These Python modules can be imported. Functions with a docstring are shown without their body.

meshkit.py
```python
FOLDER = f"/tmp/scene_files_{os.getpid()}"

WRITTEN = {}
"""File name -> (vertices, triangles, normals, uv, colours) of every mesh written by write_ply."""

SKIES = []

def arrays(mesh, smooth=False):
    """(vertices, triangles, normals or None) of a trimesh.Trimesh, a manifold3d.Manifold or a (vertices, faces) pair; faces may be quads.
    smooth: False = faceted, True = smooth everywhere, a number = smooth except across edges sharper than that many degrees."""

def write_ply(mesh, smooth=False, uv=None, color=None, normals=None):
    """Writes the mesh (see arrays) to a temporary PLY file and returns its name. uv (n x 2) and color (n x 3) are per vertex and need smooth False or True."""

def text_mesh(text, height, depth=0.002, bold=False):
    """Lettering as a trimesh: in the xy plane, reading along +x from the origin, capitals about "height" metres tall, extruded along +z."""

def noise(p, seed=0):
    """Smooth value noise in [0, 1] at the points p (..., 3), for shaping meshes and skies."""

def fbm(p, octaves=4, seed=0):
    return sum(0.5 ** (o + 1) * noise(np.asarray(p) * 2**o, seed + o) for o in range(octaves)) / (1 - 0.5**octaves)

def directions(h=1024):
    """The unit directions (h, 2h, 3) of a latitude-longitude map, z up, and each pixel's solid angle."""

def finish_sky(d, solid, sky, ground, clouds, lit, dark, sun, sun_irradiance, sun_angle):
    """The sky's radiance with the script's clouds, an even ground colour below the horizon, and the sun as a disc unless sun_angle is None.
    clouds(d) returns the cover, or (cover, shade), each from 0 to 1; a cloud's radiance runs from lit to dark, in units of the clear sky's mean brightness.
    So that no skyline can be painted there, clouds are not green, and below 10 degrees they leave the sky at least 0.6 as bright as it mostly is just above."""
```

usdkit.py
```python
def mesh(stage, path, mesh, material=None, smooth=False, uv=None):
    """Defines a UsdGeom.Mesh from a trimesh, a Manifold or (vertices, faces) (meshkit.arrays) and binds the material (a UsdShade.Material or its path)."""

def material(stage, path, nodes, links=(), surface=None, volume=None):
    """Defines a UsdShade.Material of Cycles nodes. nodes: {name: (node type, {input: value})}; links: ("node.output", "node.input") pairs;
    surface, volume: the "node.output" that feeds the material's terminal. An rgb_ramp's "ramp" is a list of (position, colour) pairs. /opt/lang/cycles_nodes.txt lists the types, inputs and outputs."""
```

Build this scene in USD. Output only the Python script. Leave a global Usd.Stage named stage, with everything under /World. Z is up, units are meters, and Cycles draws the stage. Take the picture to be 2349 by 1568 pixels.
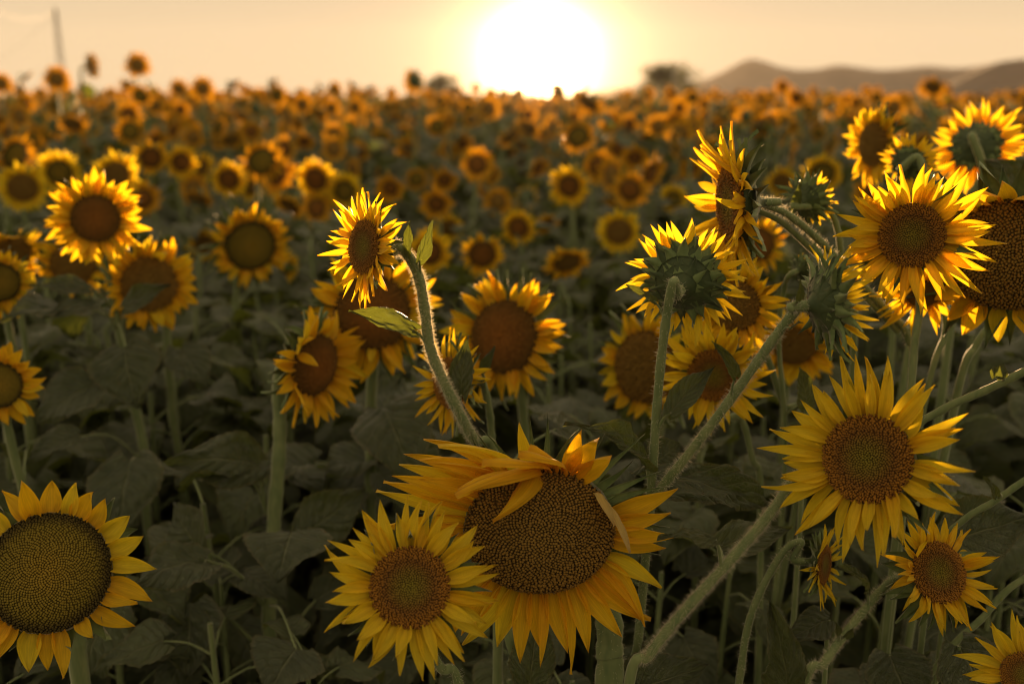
import math, numpy as np, trimesh, usdkit
from meshkit import fbm
from pxr import Usd, UsdGeom, UsdLux, UsdShade, Gf, Sdf, Vt

# ------------------------------------------------------------------ camera, sky, sun, exposure
stage = Usd.Stage.CreateInMemory()
UsdGeom.SetStageUpAxis(stage, 'Z')
UsdGeom.SetStageMetersPerUnit(stage, 1.0)
UsdGeom.Xform.Define(stage, '/World')
FPX, CX, CY, HORIZON, EYE = 2283.75, 1174.5, 784.0, 230.0, 1.6    # lens in units of the photograph 2349 px wide
PITCH = math.atan((CY - HORIZON) / FPX)
cam = UsdGeom.Camera.Define(stage, '/World/camera')
cam.CreateHorizontalApertureAttr(36.0)
cam.CreateFocalLengthAttr(36.0 * FPX / 2349)
cam.AddTranslateOp().Set((0, 0, EYE))
cam.AddRotateXOp().Set(90 - math.degrees(PITCH))
cam.CreateFStopAttr(2.5)
cam.CreateFocusDistanceAttr(1.27)
cam.CreateClippingRangeAttr((0.05, 20000))
cam.CreateExposureAttr(2.06)
SUN_AZ, SUN_EL = math.radians(1.55), math.radians(2.3)
sun_dir = np.array([math.sin(SUN_AZ) * math.cos(SUN_EL), math.cos(SUN_AZ) * math.cos(SUN_EL), math.sin(SUN_EL)])
M_SKY = usdkit.material(stage, '/World/Looks/sky', {
    'sky': ('sky_texture', {'sky_type': 'single_scattering', 'sun_disc': False, 'sun_elevation': SUN_EL, 'sun_rotation': SUN_AZ, 'aerosol_density': 0.05, 'air_density': 1.0, 'ozone_density': 0.3}),
    'co': ('texture_coordinate', {}),
    'st': ('mapping', {'scale': (1.2, 1.2, 5.0)}),
    'no': ('noise_texture', {'scale': 1.6, 'detail': 4.0, 'roughness': 0.5}),
    'veil': ('map_range', {'from_min': 0.3, 'from_max': 0.7, 'to_min': 0.975, 'to_max': 0.993, 'clamp': True}),
    'mix': ('mix_color', {'b': (3.15, 2.50, 1.62), 'use_clamp': False}),
    'bg': ('background_shader', {'strength': 0.05})},
    [('co.generated', 'st.vector'), ('st.vector', 'no.vector'), ('no.fac', 'veil.value'), ('veil.result', 'mix.fac'), ('sky.color', 'mix.a'), ('mix.result', 'bg.color')], surface='bg.background')
sky = UsdLux.DomeLight.Define(stage, '/World/sky')
UsdShade.MaterialBindingAPI.Apply(sky.GetPrim()).Bind(M_SKY)
sky.GetPrim().SetCustomDataByKey('kind', 'structure')
sun = UsdLux.DistantLight.Define(stage, '/World/sun')
sun.CreateIntensityAttr(1.25)
sun.CreateAngleAttr(0.5)
sun.CreateNormalizeAttr(True)
sun.CreateColorAttr((1.0, 0.6, 0.28))
sun.AddTransformOp().Set(Gf.Matrix4d().SetRotate(Gf.Rotation(Gf.Vec3d(0, 0, 1), Gf.Vec3d(*map(float, sun_dir)))))

# ------------------------------------------------------------------ helpers
A = np.array
CAM = A([0, 0, EYE])
FW, UP, RT = A([0, math.cos(PITCH), -math.sin(PITCH)]), A([0, math.sin(PITCH), math.cos(PITCH)]), A([1.0, 0, 0])
UPZ = A([0, 0, 1.0])


def at(x, y, d):
    """The place d metres out into the field that the photograph shows at (x, y) of its 2349 px width."""
    r = RT * (x - CX) / FPX + UP * (CY - y) / FPX + FW
    return CAM + r * (d / r[1])


def mpp(x, y, d):
    return (d / (math.cos(PITCH) + math.sin(PITCH) * (CY - y) / FPX)) / FPX


def seen(p):
    q = np.asarray(p) - CAM
    z = q @ FW
    return CX + FPX * (q @ RT) / z, CY - FPX * (q @ UP) / z, z


def unit(v):
    v = np.asarray(v, float)
    return v / (np.linalg.norm(v) + 1e-12)


def ground_z(x, y):
    t = np.clip((np.asarray(y, float) - 4) / 16, 0, 1)
    return 0.11 * t * t * (3 - 2 * t) + 0.06 * np.clip((-np.asarray(x, float) - 1) / 6, 0, 1) * t


USED = {}


def numbered(parent, name):
    k = USED.get((parent, name), 0)
    USED[(parent, name)] = k + 1
    return f'{parent}/{name}' if k == 0 else f'{parent}/{name}_{k:03d}'


def data(prim, **kv):
    for k, v in kv.items():
        if v:
            prim.SetCustomDataByKey(k, v)


def thing(name, label, cat, loc=(0, 0, 0), group=None):
    x = UsdGeom.Xform.Define(stage, numbered('/World', name))
    x.AddTranslateOp().Set(Gf.Vec3d(*map(float, loc)))
    data(x.GetPrim(), label=label, category=cat, group=group)
    return str(x.GetPath())


def obj(name, geo, mat, parent='/World', smooth=True, **kv):
    v, f, uv = geo
    m = usdkit.mesh(stage, numbered(parent, name), (v, f), mat, smooth=smooth, uv=uv if smooth is True else None)
    data(m.GetPrim(), **kv)
    return str(m.GetPath())


def merge(geos):
    vs, fs, us, n = [], [], [], 0
    for v, f, u in geos:
        vs.append(v), fs.append(f + n), us.append(u)
        n += len(v)
    return np.vstack(vs), np.vstack(fs), np.vstack(us)


def grid_faces(a, b, wrap=False):
    i, j = np.meshgrid(np.arange(a - 1), np.arange(b if wrap else b - 1), indexing='ij')
    j2 = (j + 1) % b
    q = np.stack([i * b + j, (i + 1) * b + j, (i + 1) * b + j2, i * b + j2], -1).reshape(-1, 4)
    return np.vstack([q[:, [0, 1, 2]], q[:, [0, 2, 3]]])


def spline(pts, n=8):
    p = np.asarray(pts, float)
    p = np.vstack([2 * p[0] - p[1], p, 2 * p[-1] - p[-2]])
    t = np.linspace(0, 1, n, endpoint=False)[:, None]
    out = []
    for k in range(1, len(p) - 2):
        a, b, c, d = p[k - 1], p[k], p[k + 1], p[k + 2]
        out.append(0.5 * (2 * b + (c - a) * t + (2 * a - 5 * b + 4 * c - d) * t ** 2 + (3 * b - a - 3 * c + d) * t ** 3))
    return np.vstack(out + [p[-2][None]])


def tube(p, r, sides=8, bumps=0.0, rng=None):
    p = np.asarray(p, float)
    r = np.broadcast_to(np.asarray(r, float), (len(p),)).copy()
    t = np.gradient(p, axis=0)
    t /= np.linalg.norm(t, axis=1, keepdims=True) + 1e-12
    a = np.zeros_like(p)
    ref = A([1.0, 0, 0]) if abs(t[0][0]) < 0.9 else A([0, 1.0, 0])
    for k in range(len(p)):
        ref = ref - t[k] * (ref @ t[k])
        ref /= np.linalg.norm(ref) + 1e-12
        a[k] = ref
    b = np.cross(t, a)
    g = np.arange(sides) * 2 * np.pi / sides
    if bumps:
        q = np.arange(len(p))
        r = r * (1 + 0.05 * np.sin(q * 0.9 + r[0] * 900) + 0.04 * np.sin(q * 2.3 + r[0] * 400))
    rr = r[:, None] * (1 + (bumps * rng.normal(size=(len(p), sides)) if bumps else 0) + 0.06 * np.cos(g * 4))
    v = p[:, None] + rr[..., None] * (np.cos(g)[None, :, None] * a[:, None] + np.sin(g)[None, :, None] * b[:, None])
    uv = np.stack(np.broadcast_arrays(np.linspace(0, 1, len(p))[:, None], (g / 6.283)[None]), -1)
    n = len(p)
    f = grid_faces(n, sides, True)
    f = np.vstack([f[:, [0, 2, 1]], [[0, k, k + 1] for k in range(1, sides - 1)][::-1], [[(n - 1) * sides, (n - 1) * sides + k + 1, (n - 1) * sides + k] for k in range(1, sides - 1)]])
    return v.reshape(-1, 3), f, uv.reshape(-1, 2)


# ------------------------------------------------------------------ materials
def hexmix(a, b, t):
    return tuple(A(a) * (1 - t) + A(b) * t)


def petal_material(name, base, mid, tip, glow, trans=0.5):
    return usdkit.material(stage, '/World/Looks/' + name, {
        'uv': ('texture_coordinate', {}), 'sx': ('separate_xyz', {}),
        'ramp': ('rgb_ramp', {'ramp': [(0.0, base), (0.35, mid), (0.9, tip), (1.0, hexmix(tip, (0.5, 0.22, 0.05), 0.35))]}),
        'map': ('mapping', {'scale': (1.6, 17.0, 1.0)}),
        'streak': ('noise_texture', {'scale': 1.0, 'detail': 3.0, 'roughness': 0.6}),
        'sr': ('map_range', {'from_min': 0.3, 'from_max': 0.7, 'to_min': 0.62, 'to_max': 1.16}),
        'mul': ('mix_color', {'blend_type': 'multiply', 'fac': 1.0}), 'grey': ('combine_color', {}),
        'gm': ('mix_color', {'blend_type': 'multiply', 'fac': 0.6, 'b': glow}),
        'bump': ('bump', {'strength': 0.35, 'distance': 0.002}),
        'p': ('principled_bsdf', {'roughness': 0.55, 'specular_ior_level': 0.25, 'sheen_weight': 0.08}),
        'gl': ('mix_color', {'fac': 0.75, 'b': glow}),
        't': ('translucent_bsdf', {}), 'm': ('mix_closure', {'fac': trans})},
        [('uv.UV', 'sx.vector'), ('sx.x', 'ramp.fac'), ('uv.UV', 'map.vector'), ('map.vector', 'streak.vector'), ('streak.fac', 'sr.value'),
         ('sr.result', 'grey.r'), ('sr.result', 'grey.g'), ('sr.result', 'grey.b'), ('ramp.color', 'mul.a'), ('grey.color', 'mul.b'), ('mul.result', 'p.base_color'),
         ('streak.fac', 'bump.height'), ('bump.normal', 'p.normal'), ('mul.result', 'gl.a'), ('gl.result', 't.color'), ('p.BSDF', 'm.closure1'), ('t.BSDF', 'm.closure2')], surface='m.closure')


M_PETAL = [
    petal_material('petal_gold', (0.70, 0.38, 0.008), (0.82, 0.55, 0.010), (0.86, 0.62, 0.018), (0.95, 0.62, 0.012)),
    petal_material('petal_amber', (0.68, 0.33, 0.006), (0.82, 0.49, 0.008), (0.86, 0.56, 0.014), (0.95, 0.55, 0.010)),
    petal_material('petal_lemon', (0.66, 0.42, 0.012), (0.82, 0.60, 0.016), (0.84, 0.64, 0.03), (0.93, 0.66, 0.018)),
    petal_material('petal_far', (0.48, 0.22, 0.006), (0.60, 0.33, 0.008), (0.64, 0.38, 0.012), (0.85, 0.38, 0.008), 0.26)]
M_PALE = petal_material('petal_underside', (0.55, 0.36, 0.08), (0.62, 0.46, 0.13), (0.62, 0.47, 0.16), (0.75, 0.5, 0.08))


def leaf_material(name, lo, hi, vein, trans, old):
    """Leaf: paler veins from the blade's own coordinates, blotches of wear, dry edges."""
    return usdkit.material(stage, '/World/Looks/' + name, {
        'uv': ('texture_coordinate', {}), 'sx': ('separate_xyz', {}),
        'v1': ('math', {'math_type': 'subtract', 'value2': 0.5}), 'v2': ('math', {'math_type': 'absolute'}), 'v': ('math', {'math_type': 'multiply', 'value2': 2.0}),
        'mid': ('map_range', {'from_min': 0.015, 'from_max': 0.06, 'to_min': 1.0, 'to_max': 0.0, 'clamp': True}),
        'k': ('math', {'math_type': 'multiply', 'value2': 0.36}), 'd': ('math', {'math_type': 'subtract'}), 'n': ('math', {'math_type': 'multiply', 'value2': 7.0}),
        'pp': ('math', {'math_type': 'pingpong', 'value2': 0.5}),
        'lat': ('map_range', {'from_min': 0.02, 'from_max': 0.09, 'to_min': 0.7, 'to_max': 0.0, 'clamp': True}),
        'net': ('voronoi_texture', {'feature': 'distance_to_edge', 'scale': 26.0}), 'nr': ('map_range', {'from_min': 0.0, 'from_max': 0.12, 'to_min': 0.28, 'to_max': 0.0, 'clamp': True}),
        'mx': ('math', {'math_type': 'maximum'}), 'mx2': ('math', {'math_type': 'maximum'}),
        'noise': ('noise_texture', {'scale': 34.0, 'detail': 3.0}), 'ob': ('noise_texture', {'scale': 2.2, 'detail': 3.0}), 'geo': ('geometry', {}),
        'base': ('rgb_ramp', {'ramp': [(0.3, lo), (0.7, hi)]}),
        'wear': ('map_range', {'from_min': 0.60, 'from_max': 0.78, 'to_min': 0.0, 'to_max': old, 'clamp': True}),
        'ed': ('map_range', {'from_min': 0.88, 'from_max': 1.0, 'to_min': 0.0, 'to_max': 0.9, 'clamp': True}), 'en': ('math', {'math_type': 'multiply'}), 'we': ('math', {'math_type': 'maximum'}),
        'wm': ('mix_color', {'b': (0.17, 0.125, 0.05)}), 'vm': ('mix_color', {'b': vein}), 'vf': ('math', {'math_type': 'multiply', 'value2': 0.75}),
        'bump': ('bump', {'strength': 0.9, 'distance': 0.006}), 'bh': ('math', {'math_type': 'subtract'}), 'q1': ('math', {'math_type': 'multiply', 'value2': 0.7}), 'q2': ('math', {'math_type': 'add'}),
        'p': ('principled_bsdf', {'roughness': 0.42, 'specular_ior_level': 0.6, 'sheen_weight': 0.10, 'sheen_roughness': 0.5, 'sheen_tint': (0.9, 0.85, 0.75)}),
        'tr': ('mix_color', {'fac': 0.7, 'b': trans}), 't': ('translucent_bsdf', {}), 'm': ('mix_closure', {'fac': 0.26})},
        [('uv.UV', 'sx.vector'), ('sx.y', 'v1.value1'), ('v1.value', 'v2.value1'), ('v2.value', 'v.value1'), ('v.value', 'mid.value'),
         ('v.value', 'k.value1'), ('sx.x', 'd.value1'), ('k.value', 'd.value2'), ('d.value', 'n.value1'), ('n.value', 'pp.value1'), ('pp.value', 'lat.value'),
         ('uv.UV', 'net.vector'), ('net.distance', 'nr.value'), ('mid.result', 'mx.value1'), ('lat.result', 'mx.value2'), ('mx.value', 'mx2.value1'), ('nr.result', 'mx2.value2'),
         ('geo.position', 'noise.vector'), ('noise.fac', 'base.fac'), ('uv.UV', 'ob.vector'), ('ob.fac', 'wear.value'), ('base.color', 'wm.a'), ('v.value', 'ed.value'), ('ed.result', 'en.value1'), ('ob.fac', 'en.value2'), ('en.value', 'we.value1'), ('wear.result', 'we.value2'), ('we.value', 'wm.fac'),
         ('wm.result', 'vm.a'), ('mx2.value', 'vf.value1'), ('vf.value', 'vm.fac'), ('vm.result', 'p.base_color'),
         ('noise.fac', 'bh.value1'), ('mx2.value', 'bh.value2'), ('pp.value', 'q1.value1'), ('bh.value', 'q2.value1'), ('q1.value', 'q2.value2'), ('q2.value', 'bump.height'), ('bump.normal', 'p.normal'),
         ('vm.result', 'tr.a'), ('tr.result', 't.color'), ('p.BSDF', 'm.closure1'), ('t.BSDF', 'm.closure2')], surface='m.closure')


M_LEAF = [leaf_material('leaf_dull', (0.034, 0.052, 0.019), (0.070, 0.088, 0.034), (0.13, 0.145, 0.07), (0.16, 0.20, 0.02), 0.35),
          leaf_material('leaf_fresh', (0.050, 0.072, 0.022), (0.080, 0.108, 0.034), (0.14, 0.15, 0.06), (0.24, 0.28, 0.02), 0.25)]


def fuzzy(name, lo, hi, scale=60.0, rough=0.65, sheen=0.35, stretch=(1, 1, 1), spec=0.3):
    return usdkit.material(stage, '/World/Looks/' + name, {
        'geo': ('geometry', {}), 'map': ('mapping', {'scale': stretch}), 'no': ('noise_texture', {'scale': scale, 'detail': 4.0, 'roughness': 0.6}),
        'r': ('rgb_ramp', {'ramp': [(0.3, lo), (0.7, hi)]}), 'b': ('bump', {'strength': 0.3, 'distance': 0.002}),
        'p': ('principled_bsdf', {'roughness': rough, 'sheen_weight': sheen, 'sheen_roughness': 0.4, 'sheen_tint': (1.0, 0.9, 0.75), 'specular_ior_level': spec})},
        [('geo.position', 'map.vector'), ('map.vector', 'no.vector'), ('no.fac', 'r.fac'), ('r.color', 'p.base_color'), ('no.fac', 'b.height'), ('b.normal', 'p.normal')], surface='p.BSDF')


M_STEM = fuzzy('stem', (0.080, 0.115, 0.040), (0.15, 0.178, 0.070), 90.0, stretch=(1, 1, 0.2))
M_SEPAL = fuzzy('sepal', (0.065, 0.10, 0.028), (0.12, 0.155, 0.05), 70.0)
M_BACK = fuzzy('receptacle', (0.022, 0.038, 0.010), (0.045, 0.062, 0.018), 60.0)
M_HAIR = usdkit.material(stage, '/World/Looks/stem_hair', {'p': ('principled_bsdf', {'base_color': (0.62, 0.58, 0.45), 'roughness': 0.5}), 't': ('translucent_bsdf', {'color': (0.75, 0.66, 0.45)}), 'm': ('mix_closure', {'fac': 0.5})},
                         [('p.BSDF', 'm.closure1'), ('t.BSDF', 'm.closure2')], surface='m.closure')


def disc_material(name, ramp):
    """Disc florets: UV.x is the floret's distance from the centre, UV.y its own height; each floret has its own tone."""
    return usdkit.material(stage, '/World/Looks/' + name, {
        'uv': ('texture_coordinate', {}), 'sx': ('separate_xyz', {}), 'r': ('rgb_ramp', {'ramp': ramp}),
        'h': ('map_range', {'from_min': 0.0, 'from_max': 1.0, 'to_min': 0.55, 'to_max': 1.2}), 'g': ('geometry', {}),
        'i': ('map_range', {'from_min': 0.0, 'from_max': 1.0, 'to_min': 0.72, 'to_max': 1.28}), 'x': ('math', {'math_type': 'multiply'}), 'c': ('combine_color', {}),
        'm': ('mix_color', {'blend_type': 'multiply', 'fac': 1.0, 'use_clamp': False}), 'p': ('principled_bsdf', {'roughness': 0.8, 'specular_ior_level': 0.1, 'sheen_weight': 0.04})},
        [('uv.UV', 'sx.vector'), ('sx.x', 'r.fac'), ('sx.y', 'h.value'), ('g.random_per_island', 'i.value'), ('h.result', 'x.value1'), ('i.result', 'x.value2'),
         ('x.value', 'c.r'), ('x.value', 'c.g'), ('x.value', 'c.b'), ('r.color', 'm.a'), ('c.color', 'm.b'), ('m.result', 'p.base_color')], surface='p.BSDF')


M_DISC = {
    'young': disc_material('disc_young', [(0.0, (0.17, 0.14, 0.014)), (0.35, (0.16, 0.105, 0.014)), (0.6, (0.17, 0.075, 0.012)), (0.85, (0.27, 0.115, 0.012)), (1.0, (0.2, 0.085, 0.012))]),
    'brown': disc_material('disc_brown', [(0.0, (0.23, 0.135, 0.024)), (0.5, (0.21, 0.12, 0.022)), (0.9, (0.24, 0.13, 0.022)), (1.0, (0.15, 0.08, 0.016))]),
    'seed': disc_material('disc_seedy', [(0.0, (0.26, 0.165, 0.016)), (0.45, (0.20, 0.14, 0.016)), (0.75, (0.17, 0.125, 0.014)), (0.9, (0.07, 0.05, 0.01)), (1.0, (0.045, 0.033, 0.008))]),
    'rust': disc_material('disc_rust', [(0.0, (0.26, 0.10, 0.014)), (0.55, (0.20, 0.085, 0.014)), (1.0, (0.12, 0.065, 0.012))])}


# ------------------------------------------------------------------ parts of a sunflower, in a frame whose z is the way the flower faces
def petal(R, z0, phi, L, W, elev, curl=0.0, cup=0.2, twist=0.0, sway=0.0, nu=9, nv=5, shape='ray', rng=None):
    t = np.linspace(0, 1, nu)
    if shape == 'ray':
        w = W * 0.5 * (1 - t ** 2.1) ** 0.95 * (0.52 + 0.48 * np.minimum(1, t / 0.4) ** 0.7)
    elif shape == 'broad':
        w = W * 0.5 * (1 - t ** 2.3) ** 0.9 * (0.64 + 0.38 * np.minimum(1, t / 0.3) ** 0.7)
    else:                                                       # sepal: broad at the foot, drawn out to a thin tip
        w = W * 0.5 * ((1 - t) ** 1.5 * 0.86 + 0.14 * (1 - t ** 3))
    th = elev + curl * t ** 1.3
    ds = L / (nu - 1)
    x = R + np.concatenate([[0], np.cumsum(np.cos((th[1:] + th[:-1]) / 2))]) * ds
    z = z0 + np.concatenate([[0], np.cumsum(np.sin((th[1:] + th[:-1]) / 2))]) * ds
    s = np.linspace(-1, 1, nv)
    T, S = np.meshgrid(t, s, indexing='ij')
    tw = twist * T
    lift = cup * W * (S ** 2 - 0.35) * (1 - 0.5 * T) + 0.045 * W * np.cos(S * 2 * np.pi) + 0.05 * W * np.sin(T * 7 + S * 2 + phi * 3) * T
    lat = S * w[:, None]
    dy, dn = lat * np.cos(tw) - lift * np.sin(tw), lat * np.sin(tw) + lift * np.cos(tw)
    X = x[:, None] - np.sin(th)[:, None] * dn
    Z = z[:, None] + np.cos(th)[:, None] * dn
    Y = dy + sway * L * T ** 2
    c, sn = math.cos(phi), math.sin(phi)
    v = np.stack([X * c - Y * sn, X * sn + Y * c, Z], -1).reshape(-1, 3)
    return v, grid_faces(nu, nv), np.stack([T, S * 0.5 + 0.5], -1).reshape(-1, 2)


def dome(R, kind, r):
    q = r / R
    if kind == 'young':
        return R * (0.14 * (1 - q ** 2) - 0.10 * np.exp(-(q / 0.42) ** 2) + 0.05)
    return R * (0.26 * (1 - q ** 2.2) - 0.03 * np.exp(-(q / 0.3) ** 2) + 0.03)


def disc(R, kind, n, rng, low=False):
    rr = np.linspace(0, 1, 9) * R
    g = np.arange(26 if not low else 14) * 2 * np.pi / (26 if not low else 14)
    Rg, G = np.meshgrid(rr, g, indexing='ij')
    base = np.stack([Rg * np.cos(G), Rg * np.sin(G), dome(R, kind, Rg) - (0.04 * R if n else 0)], -1)
    base[-1, :, 2] = -0.04 * R
    buv = np.stack([Rg / R, np.full_like(Rg, 0.15 if not low else 0.6)], -1)
    out = [(base.reshape(-1, 3), grid_faces(len(rr), len(g), True), buv.reshape(-1, 2))]
    if n:
        i = np.arange(n) + 0.5
        q = np.sqrt(i / n)
        a = i * 2.399963 + rng.normal(0, 0.01, n)
        r = q * R * 0.985
        sz = 0.95 * R / math.sqrt(n) * (0.85 + 0.3 * rng.random(n))
        openf = (q > 0.60) & (q < 0.985) if kind == 'young' else (q > 2)
        h = np.where(openf, 1.7, 0.9) * sz * (0.75 + 0.6 * rng.random(n))
        if kind in ('seed', 'rust'):
            h = 0.75 * sz
        if kind == 'brown':
            h *= 1.6
        tilt = np.where(openf, 0.35, 0.1) + rng.normal(0, 0.22, n)
        side = rng.normal(0, 0.2, n)
        k = 5
        ang = np.arange(k) * 2 * np.pi / k
        cs, sn = np.cos(a), np.sin(a)
        z0 = dome(R, kind, r)
        ax = np.stack([np.sin(tilt), np.sin(side), np.cos(tilt)], -1)           # the floret's lean, outward
        rings = []
        for hh, ww in ((0.0, 0.95), (0.7, 0.9), (1.0, 0.62)):
            w = np.where(openf & (hh > 0.5), ww * 1.05, ww) * sz
            lx = w[:, None] * np.cos(ang) + (hh * h * ax[:, 0])[:, None]
            ly = w[:, None] * np.sin(ang) + (hh * h * ax[:, 1])[:, None]
            lz = np.broadcast_to((hh * h * ax[:, 2])[:, None], lx.shape)
            X = (r[:, None] + lx) * cs[:, None] - ly * sn[:, None]
            Y = (r[:, None] + lx) * sn[:, None] + ly * cs[:, None]
            rings.append(np.stack([X, Y, z0[:, None] + lz - 0.02 * R], -1))
        v = np.stack(rings, 1)                                                  # n, 3, k, 3
        q1 = grid_faces(3, k, True)
        cap = A([[2 * k, 2 * k + 1, 2 * k + 2], [2 * k, 2 * k + 2, 2 * k + 3], [2 * k, 2 * k + 3, 2 * k + 4]])
        f1 = np.vstack([q1[:, [0, 2, 1]], cap])
        f = (f1[None] + (np.arange(n) * 3 * k)[:, None, None]).reshape(-1, 3)
        u = np.stack([np.broadcast_to(q[:, None, None], (n, 3, k)), np.broadcast_to(A([0.0, 0.7, 1.0])[None, :, None], (n, 3, k))], -1)
        out.append((v.reshape(-1, 3), f, u.reshape(-1, 2)))
    return merge(out)


def receptacle(R, rs, sides=20):
    prof = A([(R * 0.99, 0.03 * R), (R * 1.02, -0.10 * R), (R * 0.93, -0.27 * R), (R * 0.68, -0.42 * R), (R * 0.38, -0.54 * R), (rs * 1.25, -0.70 * R), (rs, -0.9 * R)])
    g = np.arange(sides) * 2 * np.pi / sides
    v = np.stack([prof[:, :1] * np.cos(g), prof[:, :1] * np.sin(g), np.repeat(prof[:, 1:], sides, 1)], -1)
    f = grid_faces(len(prof), sides, True)
    return v.reshape(-1, 3), f, np.zeros((len(prof) * sides, 2))


def sepal_ring(R, rng, n=15, rows=2, length=1.0, spread=0.0, nu=7, nv=5, wide=1.0):
    out = []
    for row in range(rows):
        for k in range(n):
            ph = (k + 0.5 * row + rng.normal(0, 0.12)) * 2 * np.pi / n
            L = R * (0.72 + 0.35 * rng.random()) * length * (1.0 if row == 0 else 0.9)
            out.append(petal(R * (0.99 if row == 0 else 0.88), -R * (0.14 if row == 0 else 0.3), ph, L, R * wide * (0.40 + 0.1 * rng.random()), spread + rng.normal(-0.05, 0.22) + 0.15 * row, rng.normal(-0.1, 0.5), 0.22, rng.normal(0, 0.25), rng.normal(0, 0.12), nu, nv, 'sepal'))
    return out


def petal_ring(R, L, n, rng, ratio=0.32, elev=0.18, spread=0.16, curl=0.0, shape='ray', rows=2, nu=9, nv=5):
    out = []
    for row in range(rows):
        m = n if row == 0 else int(n * 0.62)
        for k in range(m):
            ph = (k + rng.normal(0, 0.22) + 0.5 * row) * 2 * np.pi / m
            l = L * np.clip(rng.normal(1.0 if row == 0 else 0.92, 0.14), 0.55, 1.3)
            out.append(petal(R * (0.97 if row == 0 else 0.93), R * (0.0 if row == 0 else 0.05), ph, l, L * ratio * (0.72 + 0.5 * rng.random()), elev + 0.12 * row + rng.normal(0, spread), curl + rng.normal(0, 0.28), 0.16 + 0.12 * rng.random(), rng.normal(0, 0.4), rng.normal(0, 0.15), nu, nv, shape))
    return out


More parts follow.
